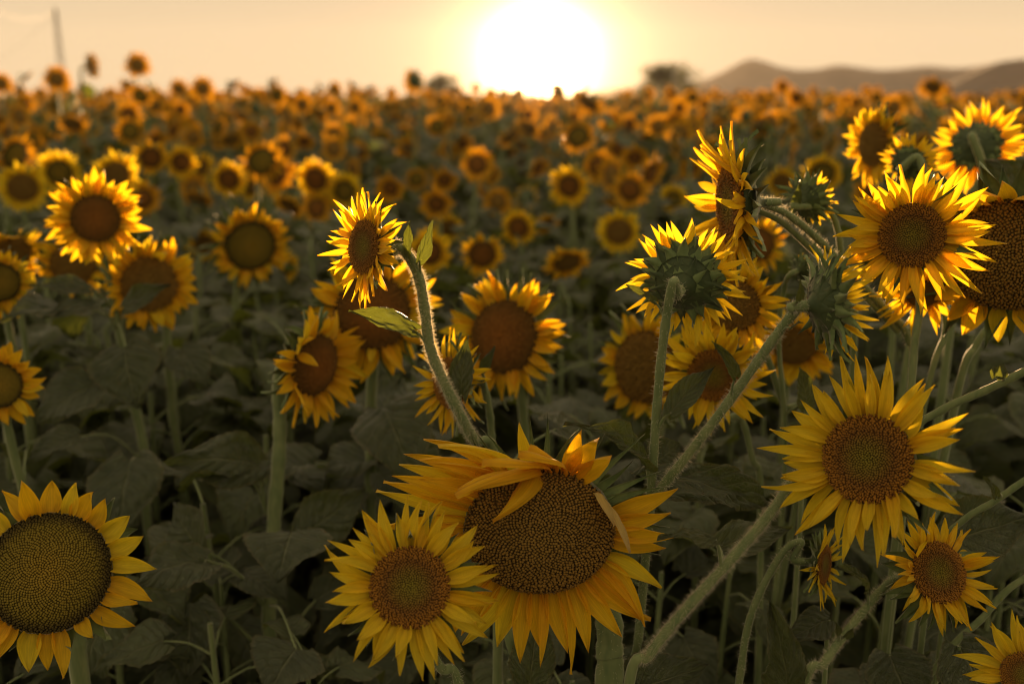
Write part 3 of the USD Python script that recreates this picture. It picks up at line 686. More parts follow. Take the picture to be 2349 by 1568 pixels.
CUSTOM = []
exec_list = [
    # sharp centre flower seen from its side
    dict(label='small sharp sunflower on a bowed hairy stem, seen from its side', x=838, y=566, d=1.27, disc_px=128, petal_px=72, yaw=-57, pitch=4, n=34, seed=11, stem_px=11.5, ratio=0.27, elev=0.12, spread=0.30, sep_len=0.75, sep_spread=-0.25, hair=4200, nleaf=2, florets=760,
         path=[(905, 560, 1.30), (938, 588, 1.30), (962, 640, 1.30), (976, 720, 1.30), (988, 800, 1.30), (1030, 900, 1.30), (1085, 1005, 1.31), (1140, 1100, 1.34)], leaf_top=0.9,
         leaves=[((948, 757, 1.29), (808, 726, 1.24), 62, dict(stem=(985, 800, 1.30), hint=(0.1, -0.75, 0.55), mat=1, droop=0.5, fold=0.5, pr=0.0022)),
                 ((936, 585, 1.29), (938, 508, 1.28), 30, dict(stem=(946, 602, 1.30), hint=(-0.5, -0.8, 0), mat=1, droop=-0.3, fold=0.6, pr=0.0016)),
                 ((962, 598, 1.29), (988, 508, 1.30), 34, dict(stem=(966, 655, 1.30), hint=(0.4, -0.8, 0), mat=1, droop=0.5, fold=0.5, pr=0.0018))]),
    dict(label='large broad sunflower half hidden behind the bowed-stem flower', x=855, y=716, d=1.85, disc_px=178, petal_px=70, yaw=4, pitch=-4, n=24, kind='rust', seed=12, stem_px=12, ratio=0.42, elev=0.2, spread=0.3, shape='broad', petal_mat=1, nleaf=5, path=[(858, 800, 1.92), (852, 900, 1.92), (850, 1050, 1.92), (852, 1200, 1.92)]),
    dict(label='tilted sunflower showing its green back, on the tall stem with big leaves', x=722, y=838, d=1.72, disc_px=150, petal_px=72, yaw=48, pitch=-12, n=24, kind='rust', seed=13, stem_px=16, ratio=0.38, elev=0.3, spread=0.35, shape='broad', petal_mat=1, nleaf=1, sep_len=0.9, roll=0.3,
         path=[(640, 880, 1.78), (642, 960, 1.78), (640, 1050, 1.76), (630, 1170, 1.73), (625, 1300, 1.70), (621, 1480, 1.67)],
         leaves=[((588, 1065, 1.70), (392, 1040, 1.66), 135, dict(stem=(610, 1170, 1.74), hint=(-0.1, -0.75, 0.6), droop=0.9, wave=1.5)),
                 ((575, 1095, 1.72), (405, 1100, 1.60), 90, dict(stem=(612, 1180, 1.74), hint=(-0.1, -0.1, 1), droop=0.7, wave=1.6)),
                 ((470, 1285, 1.55), (300, 1335, 1.45), 150, dict(stem=(612, 1395, 1.68), hint=(0.0, -0.55, 0.8), droop=0.8, wave=1.5, pr=0.0042)),
                 ((455, 1255, 1.6), (395, 1160, 1.66), 140, dict(stem=(612, 1400, 1.68), hint=(-0.3, -0.9, 0.2), droop=0.5)),
                 ((672, 1222, 1.60), (640, 1330, 1.50), 200, dict(stem=(632, 1330, 1.70), hint=(0, -0.4, 0.9), droop=0.9, wave=1.4)),
                 ((700, 1222, 1.66), (838, 1130, 1.70), 135, dict(stem=(640, 1350, 1.69), hint=(0.2, -0.85, 0.4), droop=0.4)),
                 ((440, 1385, 1.58), (430, 1550, 1.50), 165, dict(stem=(608, 1500, 1.66), hint=(0, -1, 0.2), droop=0.5, pr=0.004)),
                 ((725, 1375, 1.68), (800, 1330, 1.72), 90, dict(stem=(655, 1490, 1.66), hint=(0.2, -0.6, 0.7), droop=0.4)),
                 ((680, 1490, 1.45), (610, 1585, 1.38), 190, dict(hint=(0, -0.5, 0.9), droop=0.8)),
                 ((870, 1085, 1.84), (925, 1140, 1.80), 80, dict(stem=(850, 1160, 1.9), hint=(0, -0.5, 0.8)))]),
    dict(label='wide dark-centred sunflower right of the bowed stem, standing alone', x=1157, y=772, d=1.85, disc_px=172, petal_px=70, yaw=-26, pitch=2, n=23, kind='rust', seed=14, stem_px=11, ratio=0.42, elev=0.12, spread=0.22, shape='broad', petal_mat=1, nleaf=5),
    dict(label='small ruffled sunflower with green spikes, tucked under the bowed stem', x=1035, y=878, d=1.48, disc_px=120, petal_px=62, yaw=-50, pitch=-4, n=24, seed=15, stem_px=9, ratio=0.27, elev=0.05, spread=0.35, sep_len=1.1, sep_spread=0.15, nleaf=2, path=[(1108, 880, 1.53), (1122, 940, 1.54), (1128, 1010, 1.55), (1135, 1150, 1.57)],
         leaves=[((1058, 905, 1.40), (1066, 775, 1.42), 62, dict(stem=(1048, 1000, 1.44), hint=(-0.3, -0.9, 0.1), droop=0.3, fold=0.4, pr=0.002)), ((1105, 850, 1.5), (1142, 800, 1.5), 26, dict(stem=(1115, 900, 1.52), hint=(-0.3, -0.9, 0.1)))]),
    # the big drooping head
    dict(label='biggest drooping sunflower with a wide bare brown disc and ragged petals', x=1238, y=1216, d=1.16, disc_px=352, petal_px=150, yaw=5, pitch=-14, kind='brown', seed=16, stem_px=33, shape='ray', petal_mat=1, florets=1900, squash=0.84, nleaf=3, leaf_top=0.62, hair=500, sepals=False,
         path=[(1330, 1250, 1.27), (1392, 1400, 1.23), (1398, 1490, 1.22), (1396, 1590, 1.22)],
         custom=[(112, 1.15, 30, 15, 0.34, 0.75), (120, 1.2, 20, -8, 0.34, 0.62), (128, 1.25, 26, 14, 0.30, 0.5), (136, 1.3, 12, -8, 0.34, 0.38), (143, 1.35, 22, -12, 0.34, 0.25), (150, 1.4, 30, -25, 0.32, 0.18), (157, 1.4, 8, 0, 0.31, 0.1), (164, 1.45, 4, -15, 0.30, 0.05), (172, 1.35, 8, 10, 0.28), (180, 1.4, -2, 5, 0.28), (187, 1.2, 0, 0, 0.28),
                 (126, 1.1, 50, -40, 0.32, 0.55), (142, 1.15, 46, -30, 0.3, 0.3), (118, 0.95, 62, 20, 0.40, 0.7),
                 (106, 1.05, 70, 30, 0.46, 0.95), (90, 1.1, 66, 20, 0.48, 0.85), (78, 0.95, 58, 35, 0.48, 0.75), (98, 0.9, 118, 20, 0.50, 0.75), (84, 0.8, 45, 30, 0.4, 0.5), (96, 0.9, 80, 25, 0.42, 1.1),
                 (100, 0.85, 18, 10, 0.24, 0.05), (67, 1.0, 38, 12, 0.48, -0.05), (60, 0.95, 46, 14, 0.44, -0.12), (70, 0.8, 20, 10, 0.34, 0.1),
                 (16, 1.1, 5, 10, 0.38), (8, 0.9, 20, -20, 0.34), (-2, 1.0, 8, 25, 0.32), (-10, 0.85, -5, 20, 0.3),
                 (-24, 1.0, -4, 14, 0.34), (-32, 1.1, 0, 10, 0.36), (-40, 1.05, -4, 10, 0.40), (-48, 1.2, 2, -12, 0.36), (-56, 1.1, -4, 10, 0.38), (-64, 1.05, 0, 10, 0.36), (-72, 1.35, 2, -8, 0.24), (-80, 1.0, -4, 15, 0.34), (-86, 1.15, 4, 5, 0.2),
                 (-92, 0.95, -4, 10, 0.38), (-100, 1.1, 2, 5, 0.36), (-108, 0.95, -4, 8, 0.40), (-116, 1.1, 2, 5, 0.36), (-125, 1.0, -4, 10, 0.38), (-134, 1.1, 0, 8, 0.34), (-145, 1.0, -4, 12, 0.34), (-160, 1.05, 0, 10, 0.32)],
         pale=[(36, 0.55, 82, 35, 0.40, -0.6), (22, 0.66, 74, 30, 0.38, -0.8)],
         custom_sepals=[(126, 1.10, 10, 20, 0.128), (119, 1.04, 5, 30, 0.112), (112, 0.91, 0, 10, 0.135), (95, 1.10, 0, 30, 0.135), (86, 1.04, -5, 25, 0.150), (78, 0.94, 10, 40, 0.135), (60, 0.91, 5, 20, 0.150), (48, 1.23, 0, 8, 0.180), (40, 0.91, 15, 30, 0.195), (32, 1.0, 0, 10, 0.22), (26, 1.05, 5, 14, 0.2), (18, 0.75, -5, 0, 0.26),
                        (2, 0.9, -8, 8, 0.24), (-8, 0.85, -8, 15, 0.24), (-16, 0.8, 0, 5, 0.2), (-26, 0.7, -5, 5, 0.22), (140, 0.8, -10, 0, 0.2), (155, 0.8, -12, 0, 0.24), (172, 0.8, -12, 0, 0.24), (-60, 0.6, -20, 0, 0.26), (-85, 0.6, -20, 0, 0.26), (-110, 0.6, -20, 0, 0.26)]),
    dict(label='bright sunflower low in front of the drooping head, facing the viewer', x=940, y=1346, d=1.03, disc_px=188, petal_px=108, yaw=2, pitch=2, n=29, seed=17, stem_px=12, ratio=0.33, elev=0.14, spread=0.2, curl=-0.1, petal_mat=2, nleaf=1, leaf_top=0.6, florets=1000, path=[(975, 1470, 1.10), (1010, 1530, 1.11), (1060, 1610, 1.12)], hair=500),
    dict(label='large open sunflower on the thick hairy diagonal stem', x=1990, y=1052, d=1.10, disc_px=208, petal_px=118, yaw=-14, pitch=2, n=31, seed=18, stem_px=12, ratio=0.31, elev=0.18, spread=0.2, petal_mat=2, florets=1100, nleaf=0, hair=5000,
         path=[(1900, 1090, 1.16), (1835, 1090, 1.17), (1760, 1185, 1.16), (1670, 1290, 1.15), (1560, 1410, 1.14), (1490, 1500, 1.13), (1440, 1590, 1.13)],
         leaves=[((1640, 1236, 1.12), (1515, 1228, 1.08), 52, dict(stem=(1655, 1300, 1.15), hint=(0, -0.35, 1), mat=1, droop=0.5, fold=-0.3, pr=0.0026)),
                 ((1650, 1255, 1.18), (1800, 1200, 1.26), 90, dict(stem=(1660, 1300, 1.15), hint=(0.3, -0.6, 0.8), mat=1, droop=0.3))]),
    dict(label='smaller ruffled sunflower turned aside below the large open one', x=2152, y=1312, d=1.18, disc_px=142, petal_px=72, yaw=36, pitch=6, n=31, seed=19, stem_px=9.5, ratio=0.27, elev=0.22, spread=0.36, sep_len=1.15, sep_spread=-0.3, nleaf=0, florets=800, hair=1600, leaf_top=0.8,
         path=[(2040, 1335, 1.21), (1990, 1390, 1.20), (1940, 1450, 1.18), (1890, 1520, 1.16), (1840, 1600, 1.15)],
         leaves=[((1988, 1350, 1.18), (1922, 1296, 1.14), 40, dict(stem=(1992, 1388, 1.20), hint=(0, -0.5, 0.8), mat=1, droop=0.8, fold=0.3, pr=0.002)), ((1940, 1462, 1.16), (1958, 1440, 1.15), 22, dict(hint=(0, -0.9, 0.3), mat=1)), ((1925, 1455, 1.16), (1918, 1425, 1.15), 18, dict(hint=(0, -0.9, 0.3), mat=1))]),
    dict(label='heavy seed-filled sunflower low at the edge beside dark leaves, short petals', x=112, y=1312, d=1.20, disc_px=274, petal_px=84, yaw=-6, pitch=2, n=24, kind='seed', seed=20, stem_px=22, ratio=0.58, elev=0.12, spread=0.2, shape='broad', petal_mat=1, rows=1, florets=1900, nleaf=2, leaf_top=0.62, sep_len=0.6, path=[(170, 1440, 1.30), (185, 1560, 1.30)]),
    dict(label='sunlit sunflower with backlit petals, upper right cluster, facing the viewer', x=2092, y=540, d=1.33, disc_px=150, petal_px=98, yaw=-3, pitch=4, n=33, seed=21, stem_px=9, ratio=0.29, elev=0.2, spread=0.24, petal_mat=0, florets=800, nleaf=1, path=[(2110, 690, 1.46), (2098, 790, 1.44), (2090, 900, 1.42), (2085, 1050, 1.42)], leaf_top=1.0),
    dict(label='huge dark disc sunflower cut by the picture edge behind the sunlit one', x=2312, y=585, d=1.42, disc_px=262, petal_px=110, yaw=-8, pitch=-12, kind='brown', seed=22, stem_px=9, shape='broad', petal_mat=1, florets=1100, nleaf=2, leaf_top=0.95, sepals=True, path=[(2290, 720, 1.56), (2240, 790, 1.56), (2190, 930, 1.55)],
         custom=[(150, 0.8, 30, 20, 0.4), (138, 0.75, 50, 10, 0.4), (125, 0.7, 40, 25, 0.4), (112, 0.85, 70, 10, 0.42), (100, 0.95, 60, 15, 0.42), (88, 0.8, 50, 5, 0.4), (75, 1.0, 70, 10, 0.4), (60, 0.9, 50, 10, 0.4), (-100, 0.8, -10, 5, 0.4), (-118, 0.9, -15, 8, 0.5), (-130, 0.75, -10, 10, 0.42), (-80, 0.7, -10, 10, 0.4), (172, 0.6, 20, 10, 0.4), (195, 0.55, 10, 5, 0.4), (215, 0.6, 0, 5, 0.4)]),
    dict(label='tall sunflower in profile on an arching double stem, petals up like flames', x=1680, y=470, d=1.42, disc_px=190, petal_px=92, yaw=-72, pitch=-2, n=36, kind='young', seed=23, stem_px=9, ratio=0.29, elev=0.5, spread=0.30, curl=-0.15, petal_mat=0, nleaf=0, sep_len=0.9, hair=900,
         path=[(1738, 462, 1.46), (1800, 488, 1.48), (1872, 545, 1.50), (1950, 625, 1.52), (2030, 708, 1.54), (2082, 775, 1.55), (2088, 900, 1.55)], side=[(1722, 478, 1.47), (1790, 508, 1.49), (1865, 575, 1.51), (1960, 655, 1.53), (2060, 760, 1.55)]),
    dict(label='sunflower turned away, dark green back with a straight pale stem', x=1573, y=640, d=1.27, disc_px=148, petal_px=76, yaw=168, pitch=22, n=32, seed=24, stem_px=10.5, ratio=0.28, elev=0.05, spread=0.28, petal_mat=2, nleaf=0, sep_len=0.6, sep_wide=1.35, sep_spread=0.25, florets=0, hair=900,
         path=[(1545, 645, 1.20), (1530, 720, 1.215), (1516, 830, 1.23), (1505, 960, 1.24), (1494, 1120, 1.25), (1480, 1290, 1.26), (1466, 1450, 1.27), (1452, 1600, 1.28)],
         leaves=[((1482, 1062, 1.24), (1306, 962, 1.18), 72, dict(stem=(1492, 1140, 1.25), hint=(-0.2, -0.5, 0.8), mat=1, droop=0.9, fold=0.3)),
                 ((1500, 690, 1.21), (1440, 655, 1.19), 22, dict(stem=(1528, 740, 1.22), hint=(-0.3, -0.7, 0.6), mat=1, pr=0.0016)),
                 ((1540, 945, 1.22), (1622, 838, 1.26), 66, dict(stem=(1508, 985, 1.24), hint=(-0.3, -0.85, 0.3), mat=1, droop=0.4, fold=0.3)),
                 ((1498, 1105, 1.30), (1762, 1128, 1.42), 125, dict(stem=(1490, 1160, 1.26), hint=(0.1, -0.7, 0.7), droop=0.6, wave=1.3)),
                 ((1500, 1060, 1.34), (1560, 1020, 1.36), 110, dict(hint=(0.2, -0.9, 0.3)))]),
    dict(label='green-backed sunflower bud-like head on a long slanting stem', x=1905, y=694, d=1.17, disc_px=150, petal_px=62, yaw=118, pitch=6, n=30, seed=25, stem_px=11.5, ratio=0.26, elev=0.5, spread=0.25, petal_mat=2, nleaf=0, sep_len=1.0, sep_spread=0.2, florets=0, hair=3000,
         path=[(1832, 704, 1.17), (1790, 755, 1.18), (1690, 895, 1.20), (1600, 1015, 1.22), (1500, 1140, 1.25), (1440, 1230, 1.30), (1400, 1330, 1.33)],
         leaves=[((1688, 862, 1.17), (1640, 783, 1.15), 34, dict(stem=(1676, 910, 1.2), hint=(0.2, -0.85, 0.3), mat=1, fold=0.4, pr=0.0016)),
                 ((1815, 752, 1.15), (1842, 738, 1.13), 20, dict(stem=(1790, 765, 1.18), hint=(0.2, -0.7, 0.5), mat=1, pr=0.0014)), ((1832, 690, 1.15), (1838, 640, 1.14), 20, dict(hint=(0.2, -0.9, 0), mat=1))]),
    dict(label='sunlit sunflower behind the turned-away flower, petals pointing up', x=1688, y=702, d=1.58, disc_px=120, petal_px=66, yaw=-18, pitch=0, n=28, seed=26, stem_px=8, ratio=0.32, elev=0.3, spread=0.26, petal_mat=0, nleaf=1, kind='brown', path=[(1740, 770, 1.64), (1775, 860, 1.64), (1800, 930, 1.64), (1850, 1000, 1.64)]),
    dict(label='brown-eyed sunflower under the slanting stem with a leaf across it', x=1637, y=860, d=1.48, disc_px=122, petal_px=76, yaw=-8, pitch=-12, n=28, seed=27, stem_px=8, ratio=0.33, elev=0.15, spread=0.28, petal_mat=2, nleaf=1, path=[(1660, 950, 1.54), (1700, 960, 1.55), (1725, 1050, 1.56), (1745, 1150, 1.58)]),
    dict(label='very dark wide disc sunflower behind the straight pale stem', x=1482, y=842, d=1.95, disc_px=170, petal_px=48, yaw=-32, pitch=-4, n=17, kind='brown', seed=28, stem_px=9, ratio=0.6, elev=0.1, spread=0.4, shape='broad', petal_mat=1, nleaf=4),
    dict(label='full round sunflower with a rusty centre, foremost in the dark leafy side', x=219, y=502, d=2.02, disc_px=112, petal_px=56, yaw=0, pitch=0, n=30, kind='rust', seed=29, stem_px=10, ratio=0.46, elev=0.12, spread=0.14, petal_mat=0, nleaf=3, path=[(240, 600, 2.08), (262, 700, 2.08), (280, 790, 2.08), (302, 900, 2.07), (330, 1030, 2.06), (335, 1160, 2.06)],
         leaves=[((288, 798, 2.0), (305, 935, 1.93), 168, dict(stem=(270, 740, 2.08), hint=(0, -0.95, 0.35), droop=0.6)), ((215, 880, 1.95), (90, 975, 1.88), 150, dict(stem=(310, 925, 2.07), hint=(-0.2, -0.7, 0.6), droop=0.8)),
                 ((300, 1055, 1.85), (285, 1225, 1.75), 180, dict(stem=(335, 1110, 2.06), hint=(0, -0.95, 0.3), droop=0.6)), ((230, 815, 2.0), (150, 806, 1.98), 40, dict(stem=(280, 810, 2.08), hint=(0, -0.4, 0.8))),
                 ((205, 665, 1.98), (72, 655, 1.95), 60, dict(stem=(262, 720, 2.08), hint=(0, -0.5, 0.8), droop=0.5)), ((215, 700, 1.96), (100, 720, 1.9), 55, dict(stem=(268, 760, 2.08), hint=(0, -0.6, 0.7), droop=0.6)),
                 ((285, 705, 1.96), (385, 652, 1.95), 62, dict(stem=(283, 790, 2.08), hint=(0.1, -0.8, 0.5), droop=0.7)), ((180, 1000, 1.85), (60, 1060, 1.78), 90, dict(stem=(330, 1060, 2.06), hint=(0, -0.5, 0.8), droop=0.9))]),
    dict(label='wide dark sunflower with a leaf lying across its disc', x=342, y=652, d=2.12, disc_px=132, petal_px=52, yaw=16, pitch=-4, n=26, kind='brown', seed=30, stem_px=9, ratio=0.5, elev=0.15, spread=0.3, shape='broad', petal_mat=1, nleaf=3, path=[(378, 730, 2.2), (384, 800, 2.2), (392, 900, 2.2), (405, 1010, 2.2)]),
    dict(label='flat olive-centred sunflower tilted to one side, out of focus', x=574, y=563, d=2.75, disc_px=122, petal_px=36, yaw=14, pitch=-16, n=28, kind='seed', seed=31, stem_px=8, ratio=0.55, elev=0.2, spread=0.2, shape='broad', petal_mat=1, nleaf=4, path=[(545, 650, 2.85), (543, 760, 2.85)]),
    dict(label='sunflower with olive disc cut off by the picture edge, above dark leaves', x=-4, y=884, d=1.68, disc_px=108, petal_px=48, yaw=8, pitch=0, n=18, kind='seed', seed=32, stem_px=10, ratio=0.55, elev=0.15, spread=0.25, shape='broad', petal_mat=1, nleaf=2),
    dict(label='dark sunflower at the picture edge under the nodding one', x=0, y=648, d=1.98, disc_px=92, petal_px=38, yaw=12, pitch=-10, n=18, kind='seed', seed=33, stem_px=8, ratio=0.5, elev=0.15, spread=0.3, shape='broad', petal_mat=1, nleaf=3),
    dict(label='nodding sunflower with few ragged petals at the picture edge', x=28, y=580, d=2.3, disc_px=84, petal_px=40, yaw=22, pitch=-24, n=14, kind='brown', seed=34, stem_px=7, ratio=0.5, elev=0.25, spread=0.45, shape='broad', petal_mat=1, nleaf=3),
    dict(label='tiny sunflower in profile hanging under the large open one', x=1888, y=1294, d=1.24, disc_px=92, petal_px=52, yaw=72, pitch=-6, n=20, seed=35, stem_px=8, ratio=0.25, elev=0.2, spread=0.34, petal_mat=2, nleaf=0, sep_len=0.9, hair=400, path=[(1838, 1242, 1.27), (1800, 1262, 1.27), (1750, 1345, 1.26), (1715, 1440, 1.25), (1690, 1600, 1.24)]),
    dict(label='sunflower peeking in at the bottom corner below the ruffled one', x=2352, y=1550, d=1.08, disc_px=110, petal_px=88, yaw=10, pitch=6, n=20, seed=36, stem_px=10, ratio=0.3, elev=0.1, spread=0.2, petal_mat=2, nleaf=0),
    dict(label='half-open green bud with pale petal tips beside the arching double stem', x=1852, y=456, d=1.62, disc_px=86, petal_px=32, yaw=150, pitch=14, n=20, seed=37, stem_px=7, ratio=0.3, elev=0.7, spread=0.2, petal_mat=2, nleaf=0, sep_len=0.9, sep_spread=0.3, florets=0, path=[(1895, 480, 1.62), (1922, 530, 1.63), (1932, 610, 1.65), (1960, 760, 1.68)],
         leaves=[((1822, 480, 1.6), (1832, 415, 1.58), 24, dict(hint=(0, -0.9, 0.2), mat=1))]),
    dict(label='sunflower facing aside with a flaming rim of petals, above the sunlit one', x=2006, y=332, d=2.1, disc_px=104, petal_px=42, yaw=-52, pitch=0, n=32, kind='brown', seed=38, stem_px=8, ratio=0.42, elev=0.15, spread=0.2, petal_mat=0, nleaf=2, path=[(2050, 380, 2.18), (2062, 480, 2.2)]),
    dict(label='sunflower seen from behind with a glowing arch of petals', x=2240, y=338, d=2.0, disc_px=96, petal_px=62, yaw=172, pitch=-20, n=38, seed=39, stem_px=9, ratio=0.34, elev=0.05, spread=0.14, petal_mat=0, nleaf=0, sep_len=0.4, florets=0, path=[(2255, 400, 1.96), (2215, 470, 1.98), (2200, 600, 2.0)],
         leaves=[((2350, 450, 1.9), (2262, 372, 1.85), 130, dict(stem=(2230, 440, 1.96), hint=(-0.2, -0.9, 0.2), droop=1.0))]),
    dict(label='sunflower with a grey arching stem directly behind the sunlit one', x=2085, y=372, d=1.85, disc_px=66, petal_px=40, yaw=160, pitch=16, n=20, seed=40, stem_px=8, ratio=0.36, elev=0.1, spread=0.2, petal_mat=0, nleaf=1, sep_len=0.5, florets=0, path=[(2105, 360, 1.8), (2120, 410, 1.8), (2130, 500, 1.82)]),
    dict(label='glowing ragged sunflower hanging under the sunlit one', x=2120, y=672, d=1.5, disc_px=80, petal_px=72, yaw=14, pitch=-40, n=22, kind='brown', seed=41, stem_px=7, ratio=0.28, elev=0.15, spread=0.4, petal_mat=0, nleaf=1, leaf_top=0.95, path=[(2150, 690, 1.58), (2168, 760, 1.58), (2120, 930, 1.56)]),
    dict(label='plain sunflower half covered by the profile flower and the turned-away one', x=1738, y=560, d=2.4, disc_px=78, petal_px=30, yaw=10, pitch=0, n=22, kind='rust', seed=42, stem_px=6, ratio=0.45, elev=0.15, spread=0.2, petal_mat=1, nleaf=3),
    dict(label='dim ochre sunflower under the green-backed head, mostly hidden', x=1822, y=792, d=1.95, disc_px=100, petal_px=58, yaw=0, pitch=-30, n=18, kind='brown', seed=43, stem_px=8, ratio=0.45, elev=0.15, spread=0.25, shape='broad', petal_mat=1, nleaf=3),
    dict(label='fuzzy closed green bud next to the slanting stem', x=1840, y=615, d=1.6, disc_px=46, petal_px=14, yaw=140, pitch=20, n=12, seed=44, stem_px=6, ratio=0.35, elev=0.9, spread=0.2, petal_mat=2, nleaf=1, sep_len=1.0, sep_spread=0.4, florets=0),
    dict(label='dark sunflower low behind the full round one, half hidden', x=168, y=605, d=2.35, disc_px=100, petal_px=34, yaw=-4, pitch=-6, n=18, kind='brown', seed=45, stem_px=8, ratio=0.5, elev=0.15, spread=0.25, shape='broad', petal_mat=1, nleaf=3),
]
for h in exec_list:
    HEADS.append((h['x'], h['y'], h['disc_px'] / 2 + h['petal_px'] * 0.75, seen(at(h['x'], h['y'], h['d']))[2]))
for h in exec_list:
    S(**h)

# stalks whose flowers are out of the picture
STALKS = [('green stalk reaching in from the edge above the large open flower', [(2420, 815, 1.25), (2349, 852, 1.27), (2260, 895, 1.29), (2165, 938, 1.31), (2090, 1000, 1.33), (2060, 1180, 1.36)], 10, 2.5, [((2285, 865, 1.26), (2300, 830, 1.26), 40)]),
          ('thin stalk slanting in from the edge beside the ruffled flower', [(2420, 1060, 1.25), (2349, 1102, 1.26), (2280, 1150, 1.27), (2215, 1188, 1.28), (2150, 1260, 1.3), (2120, 1420, 1.33)], 8, 2.5, [((2285, 1140, 1.24), (2262, 1090, 1.23), 24)]),
          ('thin dark stalk low at the corner under the ruffled flower', [(2420, 1290, 1.32), (2320, 1345, 1.32), (2250, 1420, 1.32), (2190, 1475, 1.32), (2100, 1590, 1.33)], 8, 2.5, []),
          ('grey dried stalk leaning below the two front flowers', [(1150, 1405, 1.28), (1175, 1480, 1.26), (1208, 1590, 1.25)], 13, 2.5, [((1215, 1570, 1.22), (1232, 1400, 1.28), 110)])]
for k, (lab, path, r, _, lv) in enumerate(STALKS):
    rng = np.random.default_rng(900 + k)
    sp = spline(to_world_path(path), 8)
    e = sp[-1]
    sp = np.vstack([sp, [e + A([0.01, 0.03, -0.5 * e[2]]), e + A([0.0, 0.04, -e[2]])]])
    base = sp[-1] + A([0, 0, 0.02])
    t = thing('sunflower_stalk', lab, 'plant stalk', base)
    obj('stem', tube(sp - base, r * mpp(*path[0]), 9, 0.012, rng), M_STEM, t)
    for (a, b, w) in lv:
        add_leaf(base, t, at(*a), at(*b), w * mpp(*a), rng, nearest(sp, at(*a)), hint=(0, -0.8, 0.5), mat=1)
LOOSE = [('upright pointed leaf with a hairy rim at the bottom among the stalks', (1800, 1585, 1.14), (1785, 1372, 1.10), 105, 0, (0.1, -1, 0.1)),
         ('ragged dry-edged leaf at the bottom beside the diagonal stem', (1430, 1590, 1.20), (1630, 1530, 1.22), 150, 0, (0.1, -0.7, 0.7)),
         ('grey curled leaf between the two right-hand stems', (1900, 1420, 1.24), (1795, 1470, 1.2), 80, 0, (0, -0.7, 0.7)),
         ('wide dark leaf behind the ruffled flower by the edge', (2180, 1240, 1.36), (2380, 1190, 1.34), 170, 0, (0.1, -0.6, 0.8)),
         ('broad dim leaf hanging at the lower corner', (2200, 1480, 1.24), (2270, 1640, 1.2), 170, 0, (0.1, -0.9, 0.3)),
         ('dark rounded leaf at the bottom beneath the small right flower', (2040, 1500, 1.3), (2090, 1640, 1.25), 160, 0, (0, -0.9, 0.4)),
         ('olive leaf rising behind the large open flower', (1850, 930, 1.45), (1830, 845, 1.44), 60, 1, (0.3, -0.9, 0.2))]
for k, (lab, a, b, w, m, hint) in enumerate(LOOSE):
    rng = np.random.default_rng(950 + k)
    A0, B0 = at(*a), at(*b)
    foot = A([A0[0] + 0.03, A0[1] + 0.08, 0.0])
    t = thing('leafy_shoot', lab, 'leaf', foot)
    obj('stem', tube(spline([A0 - foot, (A0 - foot) * [0.7, 0.8, 0.7], (0, 0, 0)], 6), np.linspace(0.003, 0.006, 13), 7), M_STEM, t)
    g = leaf_blade(np.linalg.norm(B0 - A0), w * mpp(*a), rng, 36, 21, 0.14, 0.6, 1.3)
    obj('leaf', moved(g, frame(B0 - A0, hint), A0 - foot), M_LEAF[m], t)

for base, t, sp, nl, rng, top in LATER:
    auto_leaves(base, t, sp, nl, rng, top, 0.25)

# ------------------------------------------------------------------ kinds of plants for the rest of the field
CLS = '/World/plant_kinds'
stage.CreateClassPrim(CLS)


